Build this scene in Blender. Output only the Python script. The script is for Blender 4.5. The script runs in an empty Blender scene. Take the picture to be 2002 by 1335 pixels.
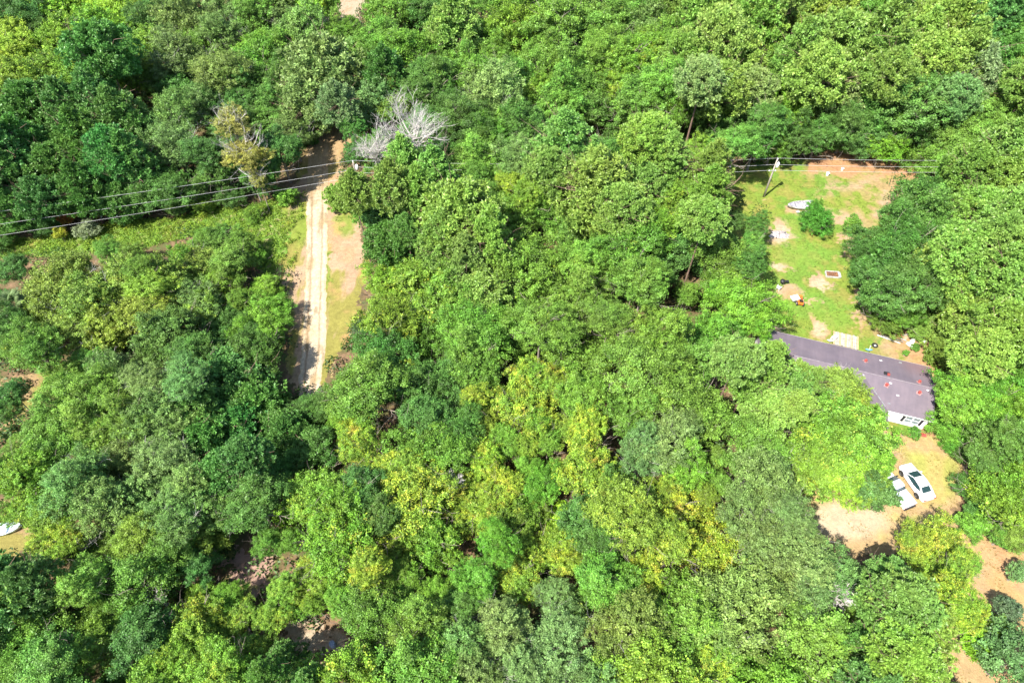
import bpy, math, random
import numpy as np
from mathutils import Vector, Matrix

R = math.radians
rng = np.random.default_rng(7)
random.seed(7)
scene = bpy.context.scene
col = scene.collection

# ------------------------------------------------------------------ camera, sky, sun, exposure
CAM_H = 72.0
PITCH = R(52)                       # degrees below the horizon
FPX = 1335.0                        # focal length in photograph pixels (2002 wide)
cam_d = bpy.data.cameras.new('camera')
cam_d.sensor_width = 36.0
cam_d.lens = 36.0 * FPX / 2002.0
cam_d.clip_start = 0.5
cam_d.clip_end = 5000
cam = bpy.data.objects.new('camera', cam_d)
col.objects.link(cam)
cam.location = (0, 0, CAM_H)
cam.rotation_euler = (R(90) - PITCH, 0, 0)
scene.camera = cam

SUN_EL = R(54)
sun_from = Vector((-0.72, -0.69, 0)).normalized()          # horizontal direction to the sun
sun_vec = (sun_from * math.cos(SUN_EL) + Vector((0, 0, math.sin(SUN_EL)))).normalized()
world = bpy.data.worlds.new('World')
scene.world = world
world.use_nodes = True
wn = world.node_tree
sky = wn.nodes.new('ShaderNodeTexSky')
sky.sky_type = 'NISHITA'
sky.sun_disc = False
sky.sun_elevation = SUN_EL
sky.sun_rotation = math.atan2(sun_from.x, sun_from.y)
wn.links.new(sky.outputs[0], wn.nodes['Background'].inputs[0])
wn.nodes['Background'].inputs[1].default_value = 0.115
sl = bpy.data.lights.new('sun', 'SUN')
sl.energy = 5.0
sl.angle = R(0.5)
sl.color = (1.0, 0.95, 0.86)
sun = bpy.data.objects.new('sun', sl)
sun.rotation_euler = sun_vec.to_track_quat('Z', 'Y').to_euler()
col.objects.link(sun)
scene.view_settings.view_transform = 'Standard'
scene.view_settings.look = 'None'
scene.view_settings.gamma = 1
scene.view_settings.use_curve_mapping = False
scene.view_settings.exposure = 1.3
scene.cycles.max_bounces = 6
scene.cycles.diffuse_bounces = 4
scene.cycles.transmission_bounces = 3

# ------------------------------------------------------------------ pixel <-> place
SP, CP = math.sin(PITCH), math.cos(PITCH)


def at(px, py, h=0.0):
    """world point at height h seen at photograph pixel (px, py)"""
    dx = (px - 1001) / FPX
    dy = (py - 667.5) / FPX
    z = (CAM_H - h) / (SP + dy * CP)
    return Vector((dx * z, z * (CP - dy * SP), h))


def proj(x, y, h):
    dz = CAM_H - h
    z = y * CP + dz * SP
    dy = (dz * CP - y * SP) / z
    return 1001 + FPX * x / z, 667.5 + FPX * dy, z


def proj_np(x, y, h=0.0):
    dz = CAM_H - h
    z = y * CP + dz * SP
    return 1001 + FPX * x / z, 667.5 + FPX * (dz * CP - y * SP) / z


def inpoly(px, py, poly):
    px = np.asarray(px, float)
    py = np.asarray(py, float)
    c = np.zeros(px.shape, bool)
    n = len(poly)
    for i in range(n):
        x0, y0 = poly[i]
        x1, y1 = poly[(i + 1) % n]
        if y0 == y1:
            continue
        t = ((y0 > py) != (y1 > py)) & (px < (x1 - x0) * (py - y0) / (y1 - y0) + x0)
        c ^= t
    return c


_T = np.random.default_rng(11).random((256, 256))


def vnoise(x, y):
    xi = np.floor(x).astype(int)
    yi = np.floor(y).astype(int)
    fx = x - xi
    fy = y - yi
    fx = fx * fx * (3 - 2 * fx)
    fy = fy * fy * (3 - 2 * fy)
    a = _T[xi % 256, yi % 256]
    b = _T[(xi + 1) % 256, yi % 256]
    c = _T[xi % 256, (yi + 1) % 256]
    d = _T[(xi + 1) % 256, (yi + 1) % 256]
    return (a * (1 - fx) + b * fx) * (1 - fy) + (c * (1 - fx) + d * fx) * fy


def fbm(x, y, s=1.0, o=4, off=0.0):
    v = 0
    a = 0.5
    t = 0
    for k in range(o):
        v = v + a * vnoise(x / s + 17.3 * k + off, y / s - 9.1 * k + off)
        t += a
        a *= 0.55
        s *= 0.5
    return v / t


def sstep(a, b, x):
    t = np.clip((x - a) / (b - a), 0, 1)
    return t * t * (3 - 2 * t)


# ------------------------------------------------------------------ object helpers
def tag(o, label=None, cat=None, group=None, kind=None):
    if label:
        o['label'] = label
    if cat:
        o['category'] = cat
    if group:
        o['group'] = group
    if kind:
        o['kind'] = kind
    return o


def empty(name, loc=(0, 0, 0), rz=0.0):
    o = bpy.data.objects.new(name, None)
    o.empty_display_size = 0.3
    o.location = loc
    o.rotation_euler = (0, 0, rz)
    col.objects.link(o)
    return o


def link(name, me, parent=None):
    o = bpy.data.objects.new(name, me)
    col.objects.link(o)
    if parent is not None:
        o.parent = parent
    return o


def np_mesh(name, V, F, mat, attrs=None, smooth=False):
    """V (n,3), F (m,k) ints with one k; attrs: dict of point floats / colours"""
    me = bpy.data.meshes.new(name)
    V = np.asarray(V, np.float32)
    F = np.asarray(F, np.int32)
    m, k = F.shape
    me.vertices.add(len(V))
    me.vertices.foreach_set('co', V.ravel())
    me.loops.add(m * k)
    me.loops.foreach_set('vertex_index', F.ravel())
    me.polygons.add(m)
    me.polygons.foreach_set('loop_start', np.arange(0, m * k, k, dtype=np.int32))
    me.polygons.foreach_set('loop_total', np.full(m, k, np.int32))
    if smooth:
        me.polygons.foreach_set('use_smooth', np.ones(m, bool))
    for n, a in (attrs or {}).items():
        a = np.asarray(a, np.float32)
        if a.ndim == 1:
            at_ = me.attributes.new(n, 'FLOAT', 'POINT')
            at_.data.foreach_set('value', a)
        else:
            at_ = me.attributes.new(n, 'FLOAT_COLOR', 'POINT')
            at_.data.foreach_set('color', np.hstack([a, np.ones((len(a), 1), np.float32)]).ravel())
    me.materials.append(mat)
    me.update()
    return me


class MB:
    def __init__(self):
        self.v = []
        self.f = []

    def add(self, vs, fs):
        b = len(self.v)
        self.v += [tuple(p) for p in vs]
        self.f += [tuple(i + b for i in f) for f in fs]
        return self

    def box(self, c, s, rz=0.0, tilt=None, taper=1.0):
        M = Matrix.Rotation(rz, 3, 'Z')
        if tilt:
            M = M @ Matrix.Rotation(tilt[0], 3, 'X') @ Matrix.Rotation(tilt[1], 3, 'Y')
        vs = []
        for z in (-.5, .5):
            k = taper if z > 0 else 1
            for x, y in ((-.5, -.5), (.5, -.5), (.5, .5), (-.5, .5)):
                vs.append(Vector(c) + M @ Vector((x * s[0] * k, y * s[1] * k, z * s[2])))
        return self.add(vs, [(3, 2, 1, 0), (4, 5, 6, 7), (0, 1, 5, 4), (1, 2, 6, 5), (2, 3, 7, 6), (3, 0, 4, 7)])

    def tube(self, pts, rad, n=6, cap=True):
        pts = [Vector(p) for p in pts]
        if not hasattr(rad, '__len__'):
            rad = [rad] * len(pts)
        vs = []
        fs = []
        for i, p in enumerate(pts):
            d = (pts[min(i + 1, len(pts) - 1)] - pts[max(i - 1, 0)])
            if d.length < 1e-9:
                d = Vector((0, 0, 1))
            d.normalize()
            a = d.cross(Vector((0, 0, 1)))
            if a.length < 1e-3:
                a = d.cross(Vector((1, 0, 0)))
            a.normalize()
            b = d.cross(a)
            for k in range(n):
                t = 2 * math.pi * k / n
                vs.append(p + (a * math.cos(t) + b * math.sin(t)) * rad[i])
        for i in range(len(pts) - 1):
            for k in range(n):
                a0 = i * n + k
                b0 = i * n + (k + 1) % n
                fs.append((a0, b0, b0 + n, a0 + n))
        if cap:
            fs.append(tuple(range(n))[::-1])
            fs.append(tuple((len(pts) - 1) * n + k for k in range(n)))
        return self.add(vs, fs)

    def loft(self, rings, close=True, caps=True):
        n = len(rings[0])
        vs = [p for r in rings for p in r]
        fs = []
        for i in range(len(rings) - 1):
            for k in range(n if close else n - 1):
                a0 = i * n + k
                b0 = i * n + (k + 1) % n
                fs.append((a0, b0, b0 + n, a0 + n))
        if caps:
            fs.append(tuple(range(n))[::-1])
            fs.append(tuple((len(rings) - 1) * n + k for k in range(n)))
        return self.add(vs, fs)

    def build(self, name, mat, parent=None, smooth=False, bevel=0.0, loc=None):
        me = bpy.data.meshes.new(name)
        me.from_pydata(self.v, [], self.f)
        me.materials.append(mat)
        if smooth:
            me.polygons.foreach_set('use_smooth', [True] * len(me.polygons))
        me.update()
        o = link(name, me, parent)
        if loc is not None:
            o.location = loc
        if bevel:
            b = o.modifiers.new('bevel', 'BEVEL')
            b.width = bevel
            b.segments = 2
            b.limit_method = 'ANGLE'
        return o


# ------------------------------------------------------------------ materials
def new_mat(name):
    m = bpy.data.materials.new(name)
    m.use_nodes = True
    nt = m.node_tree
    return m, nt, nt.nodes, nt.links, nt.nodes['Principled BSDF']


def plain(name, c, rough=0.6, metal=0.0, nscale=3.0, namt=0.25, bump=0.0, spec=0.5, coat=0.0):
    """base colour with procedural mottling and wear"""
    m, nt, N, L, P = new_mat(name)
    tc = N.new('ShaderNodeTexCoord')
    no = N.new('ShaderNodeTexNoise')
    no.inputs['Scale'].default_value = nscale
    no.inputs['Detail'].default_value = 6
    L.new(tc.outputs['Object'], no.inputs['Vector'])
    mr = N.new('ShaderNodeMapRange')
    mr.inputs[1].default_value = 0.3
    mr.inputs[2].default_value = 0.7
    mr.inputs[3].default_value = 1 - namt
    mr.inputs[4].default_value = 1 + namt * 0.6
    L.new(no.outputs[0], mr.inputs[0])
    mx = N.new('ShaderNodeMix')
    mx.data_type = 'RGBA'
    mx.blend_type = 'MULTIPLY'
    mx.inputs[0].default_value = 1
    mx.inputs[6].default_value = (*c, 1)
    L.new(mr.outputs[0], mx.inputs[7])
    L.new(mx.outputs[2], P.inputs['Base Color'])
    P.inputs['Roughness'].default_value = rough
    P.inputs['Metallic'].default_value = metal
    P.inputs['Specular IOR Level'].default_value = spec
    P.inputs['Coat Weight'].default_value = coat
    if bump:
        b = N.new('ShaderNodeBump')
        b.inputs['Strength'].default_value = bump
        b.inputs['Distance'].default_value = 0.05
        L.new(no.outputs[0], b.inputs['Height'])
        L.new(b.outputs[0], P.inputs['Normal'])
    return m


def leaf_mat(name, fixed=None, trans=0.17, yellow=(0.34, 0.43, 0.035), rough=0.5, spec=0.32, tintamt=0.68, satn=1.0):
    """leaf colour = object colour * clump tint; object alpha = share of clumps turned yellow"""
    m, nt, N, L, P = new_mat(name)
    oi = N.new('ShaderNodeObjectInfo')
    a1 = N.new('ShaderNodeAttribute')
    a1.attribute_name = 'tint'
    a2 = N.new('ShaderNodeAttribute')
    a2.attribute_name = 'leafr'
    # brightness by clump and leaf
    mr = N.new('ShaderNodeMapRange')
    mr.inputs[3].default_value = 1 - tintamt * 0.7
    mr.inputs[4].default_value = 1 + tintamt
    L.new(a1.outputs['Fac'], mr.inputs[0])
    mr2 = N.new('ShaderNodeMapRange')
    mr2.inputs[3].default_value = 0.7
    mr2.inputs[4].default_value = 1.35
    L.new(a2.outputs['Fac'], mr2.inputs[0])
    mu = N.new('ShaderNodeMath')
    mu.operation = 'MULTIPLY'
    L.new(mr.outputs[0], mu.inputs[0])
    L.new(mr2.outputs[0], mu.inputs[1])
    # yellow share: clump noise in world space so neighbours differ
    geo = N.new('ShaderNodeNewGeometry')
    no = N.new('ShaderNodeTexNoise')
    no.inputs['Scale'].default_value = 0.55
    no.inputs['Detail'].default_value = 3
    L.new(geo.outputs['Position'], no.inputs['Vector'])
    ad = N.new('ShaderNodeMath')
    ad.operation = 'MULTIPLY_ADD'
    ad.inputs[1].default_value = 0.32
    L.new(a2.outputs['Fac'], ad.inputs[0])
    L.new(no.outputs[0], ad.inputs[2])
    al = N.new('ShaderNodeMapRange')       # alpha 0..1 -> threshold
    al.inputs[3].default_value = 1.0
    al.inputs[4].default_value = 0.42
    L.new(oi.outputs['Alpha'], al.inputs[0])
    sb = N.new('ShaderNodeMath')
    sb.operation = 'SUBTRACT'
    L.new(ad.outputs[0], sb.inputs[0])
    L.new(al.outputs[0], sb.inputs[1])
    st = N.new('ShaderNodeMapRange')
    st.inputs[1].default_value = -0.05
    st.inputs[2].default_value = 0.18
    st.inputs[4].default_value = 0.85
    L.new(sb.outputs[0], st.inputs[0])
    yx = N.new('ShaderNodeMix')
    yx.data_type = 'RGBA'
    ny = N.new('ShaderNodeTexNoise')
    ny.inputs['Scale'].default_value = 0.9
    ny.inputs['Detail'].default_value = 3
    L.new(geo.outputs['Position'], ny.inputs['Vector'])
    ry = N.new('ShaderNodeMapRange')
    ry.inputs[1].default_value = 0.50
    ry.inputs[2].default_value = 0.68
    L.new(ny.outputs[0], ry.inputs[0])
    yo = N.new('ShaderNodeMix')
    yo.data_type = 'RGBA'
    yo.inputs[6].default_value = (*yellow, 1)
    yo.inputs[7].default_value = (0.46, 0.33, 0.06, 1)
    L.new(ry.outputs[0], yo.inputs[0])
    L.new(yo.outputs[2], yx.inputs[7])
    L.new(st.outputs[0], yx.inputs[0])
    if fixed:
        yx.inputs[6].default_value = (*fixed, 1)
    else:
        L.new(oi.outputs['Color'], yx.inputs[6])
    # hue wander between leaves
    no2 = N.new('ShaderNodeTexNoise')
    no2.inputs['Scale'].default_value = 0.22
    no2.inputs['Detail'].default_value = 6
    no2.inputs['Roughness'].default_value = 0.7
    L.new(geo.outputs['Position'], no2.inputs['Vector'])
    hs = N.new('ShaderNodeHueSaturation')
    hm = N.new('ShaderNodeMapRange')
    hm.inputs[1].default_value = 0.3
    hm.inputs[2].default_value = 0.7
    hm.inputs[3].default_value = 0.476
    hm.inputs[4].default_value = 0.506
    L.new(no2.outputs[0], hm.inputs[0])
    L.new(hm.outputs[0], hs.inputs['Hue'])
    hs.inputs['Saturation'].default_value = satn
    L.new(yx.outputs[2], hs.inputs['Color'])
    mx = N.new('ShaderNodeMix')
    mx.data_type = 'RGBA'
    mx.blend_type = 'MULTIPLY'
    mx.inputs[0].default_value = 1
    L.new(hs.outputs[0], mx.inputs[6])
    L.new(mu.outputs[0], mx.inputs[7])
    L.new(mx.outputs[2], P.inputs['Base Color'])
    P.inputs['Roughness'].default_value = rough
    P.inputs['Specular IOR Level'].default_value = spec
    tr = N.new('ShaderNodeBsdfTranslucent')
    L.new(mx.outputs[2], tr.inputs[0])
    ms = N.new('ShaderNodeMixShader')
    ms.inputs[0].default_value = trans
    L.new(P.outputs[0], ms.inputs[1])
    L.new(tr.outputs[0], ms.inputs[2])
    L.new(ms.outputs[0], N['Material Output'].inputs[0])
    return m


def ground_mat(name, use_attr=True, bump=0.6):
    m, nt, N, L, P = new_mat(name)
    geo = N.new('ShaderNodeNewGeometry')
    no = N.new('ShaderNodeTexNoise')
    no.inputs['Scale'].default_value = 2.2
    no.inputs['Detail'].default_value = 8
    no.inputs['Roughness'].default_value = 0.75
    L.new(geo.outputs['Position'], no.inputs['Vector'])
    mr = N.new('ShaderNodeMapRange')
    mr.inputs[1].default_value = 0.3
    mr.inputs[2].default_value = 0.7
    mr.inputs[3].default_value = 0.72
    mr.inputs[4].default_value = 1.22
    L.new(no.outputs[0], mr.inputs[0])
    mx = N.new('ShaderNodeMix')
    mx.data_type = 'RGBA'
    mx.blend_type = 'MULTIPLY'
    mx.inputs[0].default_value = 1
    if use_attr:
        a = N.new('ShaderNodeAttribute')
        a.attribute_name = 'soil'
        L.new(a.outputs['Color'], mx.inputs[6])
    else:
        n2 = N.new('ShaderNodeTexNoise')
        n2.inputs['Scale'].default_value = 0.35
        n2.inputs['Detail'].default_value = 9
        n2.inputs['Roughness'].default_value = 0.7
        L.new(geo.outputs['Position'], n2.inputs['Vector'])
        cr = N.new('ShaderNodeValToRGB')
        e = cr.color_ramp.elements
        e[0].position = 0.35
        e[0].color = (0.07, 0.11, 0.03, 1)
        e[1].position = 0.62
        e[1].color = (0.20, 0.125, 0.075, 1)
        k = cr.color_ramp.elements.new(0.48)
        k.color = (0.11, 0.085, 0.04, 1)
        L.new(n2.outputs[0], cr.inputs[0])
        L.new(cr.outputs[0], mx.inputs[6])
    L.new(mr.outputs[0], mx.inputs[7])
    L.new(mx.outputs[2], P.inputs['Base Color'])
    P.inputs['Roughness'].default_value = 0.95
    P.inputs['Specular IOR Level'].default_value = 0.15
    b = N.new('ShaderNodeBump')
    b.inputs['Strength'].default_value = bump
    b.inputs['Distance'].default_value = 0.12
    n3 = N.new('ShaderNodeTexNoise')
    n3.inputs['Scale'].default_value = 7
    n3.inputs['Detail'].default_value = 6
    L.new(geo.outputs['Position'], n3.inputs['Vector'])
    L.new(n3.outputs[0], b.inputs['Height'])
    L.new(b.outputs[0], P.inputs['Normal'])
    return m


M_floor = ground_mat('forest_floor', False)
M_soil = ground_mat('soil_and_grass', True)
M_oak = leaf_mat('broadleaf_foliage')
M_pine = leaf_mat('pine_needles', trans=0.2, rough=0.45, spec=0.4, tintamt=0.35, yellow=(0.38, 0.43, 0.05))
M_weed = leaf_mat('weed_foliage', trans=0.3, tintamt=0.6)
M_bark = plain('bark_grey', (0.26, 0.22, 0.18), 0.9, nscale=6, namt=0.5)
M_barkp = plain('bark_pine', (0.20, 0.13, 0.095), 0.9, nscale=6, namt=0.5)
M_dead = plain('dead_wood', (0.46, 0.43, 0.40), 0.85, nscale=4, namt=0.3)
M_white = plain('white_paint', (0.80, 0.80, 0.79), 0.45, nscale=2, namt=0.08)
M_siding = plain('white_siding', (0.78, 0.78, 0.76), 0.6, nscale=1.5, namt=0.08)
M_carw = plain('car_paint_white', (0.82, 0.82, 0.82), 0.25, nscale=1, namt=0.03, coat=0.6)
M_cover = plain('pale_bed_cover', (0.62, 0.68, 0.78), 0.5, nscale=1.2, namt=0.12)
M_glass = plain('tinted_glass', (0.02, 0.045, 0.05), 0.08, nscale=1, namt=0.1, spec=0.8)
M_pane = plain('window_glass', (0.20, 0.24, 0.26), 0.12, nscale=2, namt=0.2, spec=0.8)
M_rubber = plain('rubber', (0.02, 0.02, 0.02), 0.8)
M_metal = plain('grey_metal', (0.45, 0.45, 0.46), 0.4, metal=0.6)
M_black = plain('black_plastic', (0.02, 0.02, 0.022), 0.5)
M_dark = plain('dark_shutter', (0.02, 0.022, 0.03), 0.6)
M_red = plain('red_primer', (0.33, 0.06, 0.05), 0.7, nscale=5, namt=0.4)
M_pink = plain('faded_red_stain', (0.30, 0.17, 0.17), 0.85, nscale=5, namt=0.4)
M_orange = plain('orange_paint', (0.60, 0.15, 0.02), 0.5)
M_greywood = plain('weathered_wood', (0.36, 0.33, 0.30), 0.85, nscale=3, namt=0.35)
M_tanwood = plain('tan_wood', (0.45, 0.32, 0.19), 0.8, nscale=3, namt=0.35)
M_pole = plain('pole_wood', (0.34, 0.30, 0.25), 0.8, nscale=4, namt=0.3)
M_wire = plain('power_cable', (0.50, 0.50, 0.50), 0.5, metal=0.0)
M_porc = plain('white_porcelain', (0.8, 0.8, 0.8), 0.3)
M_blue = plain('sky_blue_paint', (0.16, 0.42, 0.62), 0.5)
M_paleblue = plain('pale_blue_paint', (0.55, 0.66, 0.70), 0.5)
M_oldwhite = plain('aged_white_paint', (0.42, 0.41, 0.39), 0.7, nscale=4, namt=0.5)
M_boatin = plain('boat_interior', (0.34, 0.33, 0.37), 0.8, nscale=5, namt=0.6)
M_tail = plain('tail_lamp_red', (0.35, 0.02, 0.02), 0.3)
M_skin = plain('barrel_blue_grey', (0.22, 0.27, 0.38), 0.6)
M_ash = plain('ash', (0.34, 0.30, 0.30), 0.95, nscale=5, namt=0.6, bump=0.5)


def roof_mat():
    m, nt, N, L, P = new_mat('roof_membrane')
    tc = N.new('ShaderNodeTexCoord')
    n1 = N.new('ShaderNodeTexNoise')
    n1.inputs['Scale'].default_value = 0.5
    n1.inputs['Detail'].default_value = 7
    n1.inputs['Roughness'].default_value = 0.65
    L.new(tc.outputs['Object'], n1.inputs['Vector'])
    cr = N.new('ShaderNodeValToRGB')
    e = cr.color_ramp.elements
    e[0].position = 0.3
    e[0].color = (0.108, 0.090, 0.112, 1)
    e[1].position = 0.72
    e[1].color = (0.158, 0.125, 0.146, 1)
    L.new(n1.outputs[0], cr.inputs[0])
    # rusty wash towards the far right corner (object x near 0, y near 0)
    sx = N.new('ShaderNodeSeparateXYZ')
    L.new(tc.outputs['Object'], sx.inputs[0])
    ln = N.new('ShaderNodeVectorMath')
    ln.operation = 'LENGTH'
    L.new(tc.outputs['Object'], ln.inputs[0])
    rr = N.new('ShaderNodeMapRange')
    rr.inputs[1].default_value = 3.2
    rr.inputs[2].default_value = 6.5
    rr.inputs[3].default_value = 0.6
    rr.inputs[4].default_value = 0.0
    n4 = N.new('ShaderNodeMath')
    n4.operation = 'MULTIPLY_ADD'
    n4.inputs[1].default_value = 3.0
    L.new(n1.outputs[0], n4.inputs[0])
    L.new(ln.outputs['Value'], n4.inputs[2])
    L.new(n4.outputs[0], rr.inputs[0])
    mx = N.new('ShaderNodeMix')
    mx.data_type = 'RGBA'
    mx.inputs[7].default_value = (0.22, 0.115, 0.10, 1)
    L.new(rr.outputs[0], mx.inputs[0])
    L.new(cr.outputs[0], mx.inputs[6])
    # streaks along the panels
    mp = N.new('ShaderNodeMapping')
    mp.inputs['Scale'].default_value = (2.5, 0.12, 1)
    L.new(tc.outputs['Object'], mp.inputs[0])
    n2 = N.new('ShaderNodeTexNoise')
    n2.inputs['Scale'].default_value = 1.2
    n2.inputs['Detail'].default_value = 4
    L.new(mp.outputs[0], n2.inputs['Vector'])
    r2 = N.new('ShaderNodeMapRange')
    r2.inputs[1].default_value = 0.35
    r2.inputs[2].default_value = 0.7
    r2.inputs[3].default_value = 0.95
    r2.inputs[4].default_value = 1.06
    L.new(n2.outputs[0], r2.inputs[0])
    m2 = N.new('ShaderNodeMix')
    m2.data_type = 'RGBA'
    m2.blend_type = 'MULTIPLY'
    m2.inputs[0].default_value = 1
    L.new(mx.outputs[2], m2.inputs[6])
    L.new(r2.outputs[0], m2.inputs[7])
    L.new(m2.outputs[2], P.inputs['Base Color'])
    P.inputs['Roughness'].default_value = 0.75
    return m


M_roof = roof_mat()

# ------------------------------------------------------------------ ground and clearings
VERGE = [(548, 392), (585, 352), (590, 300), (612, 268), (640, 232), (690, 232), (668, 330), (712, 445), (722, 520),
         (700, 640), (650, 712), (628, 762), (588, 762), (560, 720), (563, 600), (550, 480), (536, 420)]
FIELD = [(0, 480), (60, 462), (140, 455), (240, 432), (330, 428), (430, 405), (500, 402), (548, 384), (560, 500),
         (520, 560), (490, 478), (380, 462), (250, 492), (100, 500), (0, 505)]
LAWN = [(1430, 350), (1480, 325), (1580, 318), (1640, 300), (1680, 312), (1752, 335), (1748, 380), (1718, 440),
        (1670, 440), (1662, 560), (1705, 640), (1745, 662), (1800, 640), (1850, 670), (1840, 735), (1826, 760), (1500, 760), (1500, 640),
        (1512, 560), (1488, 500), (1488, 440), (1440, 385)]
LAWN_SHEET = [(1380, 340), (1480, 315), (1580, 305), (1640, 290), (1680, 300), (1790, 320), (1800, 395), (1790, 450),
        (1740, 460), (1730, 560), (1760, 620), (1800, 610), (1880, 640), (1880, 735), (1870, 860), (1700, 870), (1430, 760), (1440, 640),
        (1430, 560), (1420, 500), (1420, 440), (1400, 385)]
YARD = [(1700, 842), (1745, 835), (1835, 845), (1885, 890), (1875, 950), (1875, 1000), (1920, 1040), (1945, 1075), (2002, 1075), (2060, 1110),
        (2060, 1345), (1840, 1345), (1870, 1220), (1830, 1200), (1800, 1080), (1700, 1080), (1650, 1090), (1590, 1060), (1550, 975), (1620, 975),
        (1700, 985), (1735, 930), (1725, 880)]
YARD_SHEET = YARD[:-6] + [(1560, 1070), (1520, 960), (1600, 930), (1690, 930), (1690, 880)]
LEFT_A = [(-60, 742), (40, 735), (75, 728), (100, 745), (66, 790), (50, 835), (0, 860), (-60, 870)]
LEFT_C = [(188, 702), (232, 688), (262, 694), (250, 712), (205, 716)]
LEFT_B = [(-60, 1040), (52, 1030), (60, 1085), (0, 1100), (-60, 1100)]
PINK = [(410, 1088), (455, 1055), (500, 1080), (560, 1092), (552, 1125), (515, 1145), (520, 1180), (500, 1210), (478, 1180), (450, 1140)]
SPUR = [(540, 1230), (590, 1195), (640, 1240), (700, 1235), (700, 1275), (625, 1280), (620, 1360), (560, 1360), (600, 1290), (560, 1270)]
TOPROAD = [(640, -30), (730, -30), (712, 18), (690, 60), (665, 40)]
HOUSE_PX = [(1514, 645), (1822, 716), (1828, 780), (1826, 850), (1738, 852), (1738, 800), (1688, 775), (1688, 740), (1612, 705), (1560, 690)]
CLEAR = [VERGE, FIELD, LAWN, YARD, LEFT_A, LEFT_C, LEFT_B, PINK, SPUR, TOPROAD, HOUSE_PX]

TAN = np.array([0.300, 0.208, 0.105])
SAND = np.array([0.390, 0.315, 0.220])
PINKY = np.array([0.290, 0.200, 0.125])
RED = np.array([0.330, 0.178, 0.092])
GRS = np.array([0.155, 0.205, 0.032])
GRB = np.array([0.108, 0.205, 0.030])
OLV = np.array([0.215, 0.195, 0.050])


def mix(a, b, t):
    t = np.asarray(t)[..., None]
    return a * (1 - t) + b * t


def patch(name, poly, z, colf, res=0.16, rag=1.3, smallrag=0.5):
    W = np.array([at(*p)[:2] for p in poly])
    x0, y0 = W.min(0) - 1
    x1, y1 = W.max(0) + 1
    xs = np.arange(x0, x1, res)
    ys = np.arange(y0, y1, res)
    X, Y = np.meshgrid(xs, ys, indexing='ij')
    cx = (X[:-1, :-1] + res / 2)
    cy = (Y[:-1, :-1] + res / 2)
    wx = cx + (fbm(cx, cy, 3.0, 3, 3.3) - .5) * 2 * rag + (fbm(cx, cy, .5, 2, 8.3) - .5) * 2 * smallrag
    wy = cy + (fbm(cx, cy, 3.0, 3, 7.7) - .5) * 2 * rag + (fbm(cx, cy, .5, 2, 1.3) - .5) * 2 * smallrag
    keep = inpoly(wx, wy, [tuple(w) for w in W])
    ii, jj = np.nonzero(keep)
    nY = len(ys)
    idx = lambda i, j: i * nY + j
    F = np.stack([idx(ii, jj), idx(ii + 1, jj), idx(ii + 1, jj + 1), idx(ii, jj + 1)], 1)
    used, inv = np.unique(F.ravel(), return_inverse=True)
    F = inv.reshape(F.shape)
    xv = X.ravel()[used]
    yv = Y.ravel()[used]
    px, py = proj_np(xv, yv)
    c = np.clip(colf(xv, yv, px, py), 0.01, 0.85)
    V = np.stack([xv, yv, np.full_like(xv, z)], 1)
    me = np_mesh(name, V, F, M_soil, {'soil': c})
    return link(name, me)


def spots(px, py, lst):
    v = np.zeros_like(px)
    for (x, y, rx, ry) in lst:
        d = np.sqrt(((px - x) / rx) ** 2 + ((py - y) / ry) ** 2)
        v = np.maximum(v, 1 - sstep(0.55, 1.25, d))
    return v


def lawn_col(x, y, px, py):
    n = fbm(x, y, 4.0, 4)
    n2 = fbm(x, y, 1.1, 4, 5.5)
    n3 = fbm(x, y * 2.5, .5, 2, 2.5)
    c = mix(GRS[None], GRB[None] * 1.0, sstep(.45, .62, n) * .7)
    c = mix(c, OLV[None], sstep(.45, .7, n2) * .75)
    bare = np.clip(sstep(1600, 1740, px + (n - .5) * 200 + (n2 - .5) * 60) * (1 - sstep(420, 470, py)), 0, 1) * .85   # right rear of lawn
    bare = np.maximum(bare, (1 - sstep(332, 358, py + (n - .5) * 30)) * sstep(1545, 1600, px) * 1.0)
    bare = np.maximum(bare, spots(px + (n2 - .5) * 70 + (n3 - .5) * 22, py + (n - .5) * 30 + (n2 - .5) * 34,
                                  [(1604, 642, 16, 22), (1535, 572, 34, 13), (1526, 458, 30, 24), (1520, 522, 26, 12), (1610, 560, 20, 18),
                                   (1568, 412, 36, 9), (1585, 590, 14, 8), (1655, 470, 12, 50), (1510, 650, 12, 20), (1493, 388, 9, 4),
                                   (1490, 630, 10, 40), (1690, 600, 10, 60)]))
    bare = np.maximum(bare, sstep(0, 60, px - 1690 - (py - 640) * .4 + (n2 - .5) * 60) * sstep(600, 650, py) * .95)
    bare = np.clip(bare * 1.15 - (n2 < .47) * .45 * (1 - bare * .4), 0, 1)
    soil = mix(TAN[None], PINKY[None] * 1.15, sstep(.4, .6, n))
    soil = mix(soil, RED[None], (1 - sstep(330, 356, py + (n - .5) * 20)) * .95)
    soil = mix(soil, RED[None] * 1.05, sstep(1730, 1800, px) * sstep(600, 650, py) * .6)
    soil = mix(soil, SAND[None], spots(px, py, [(1604, 642, 16, 22), (1522, 520, 20, 10), (1605, 560, 20, 16), (1526, 458, 24, 18)]) * .6)
    c = mix(c, soil, bare)
    bright = spots(px, py, [(1570, 500, 55, 26), (1590, 600, 70, 26), (1640, 625, 40, 20), (1555, 440, 26, 30)])
    c = mix(c, GRB[None] * 1.1, bright * .55 * (1 - bare))
    return c * (0.8 + 0.4 * n3)[:, None]


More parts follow.
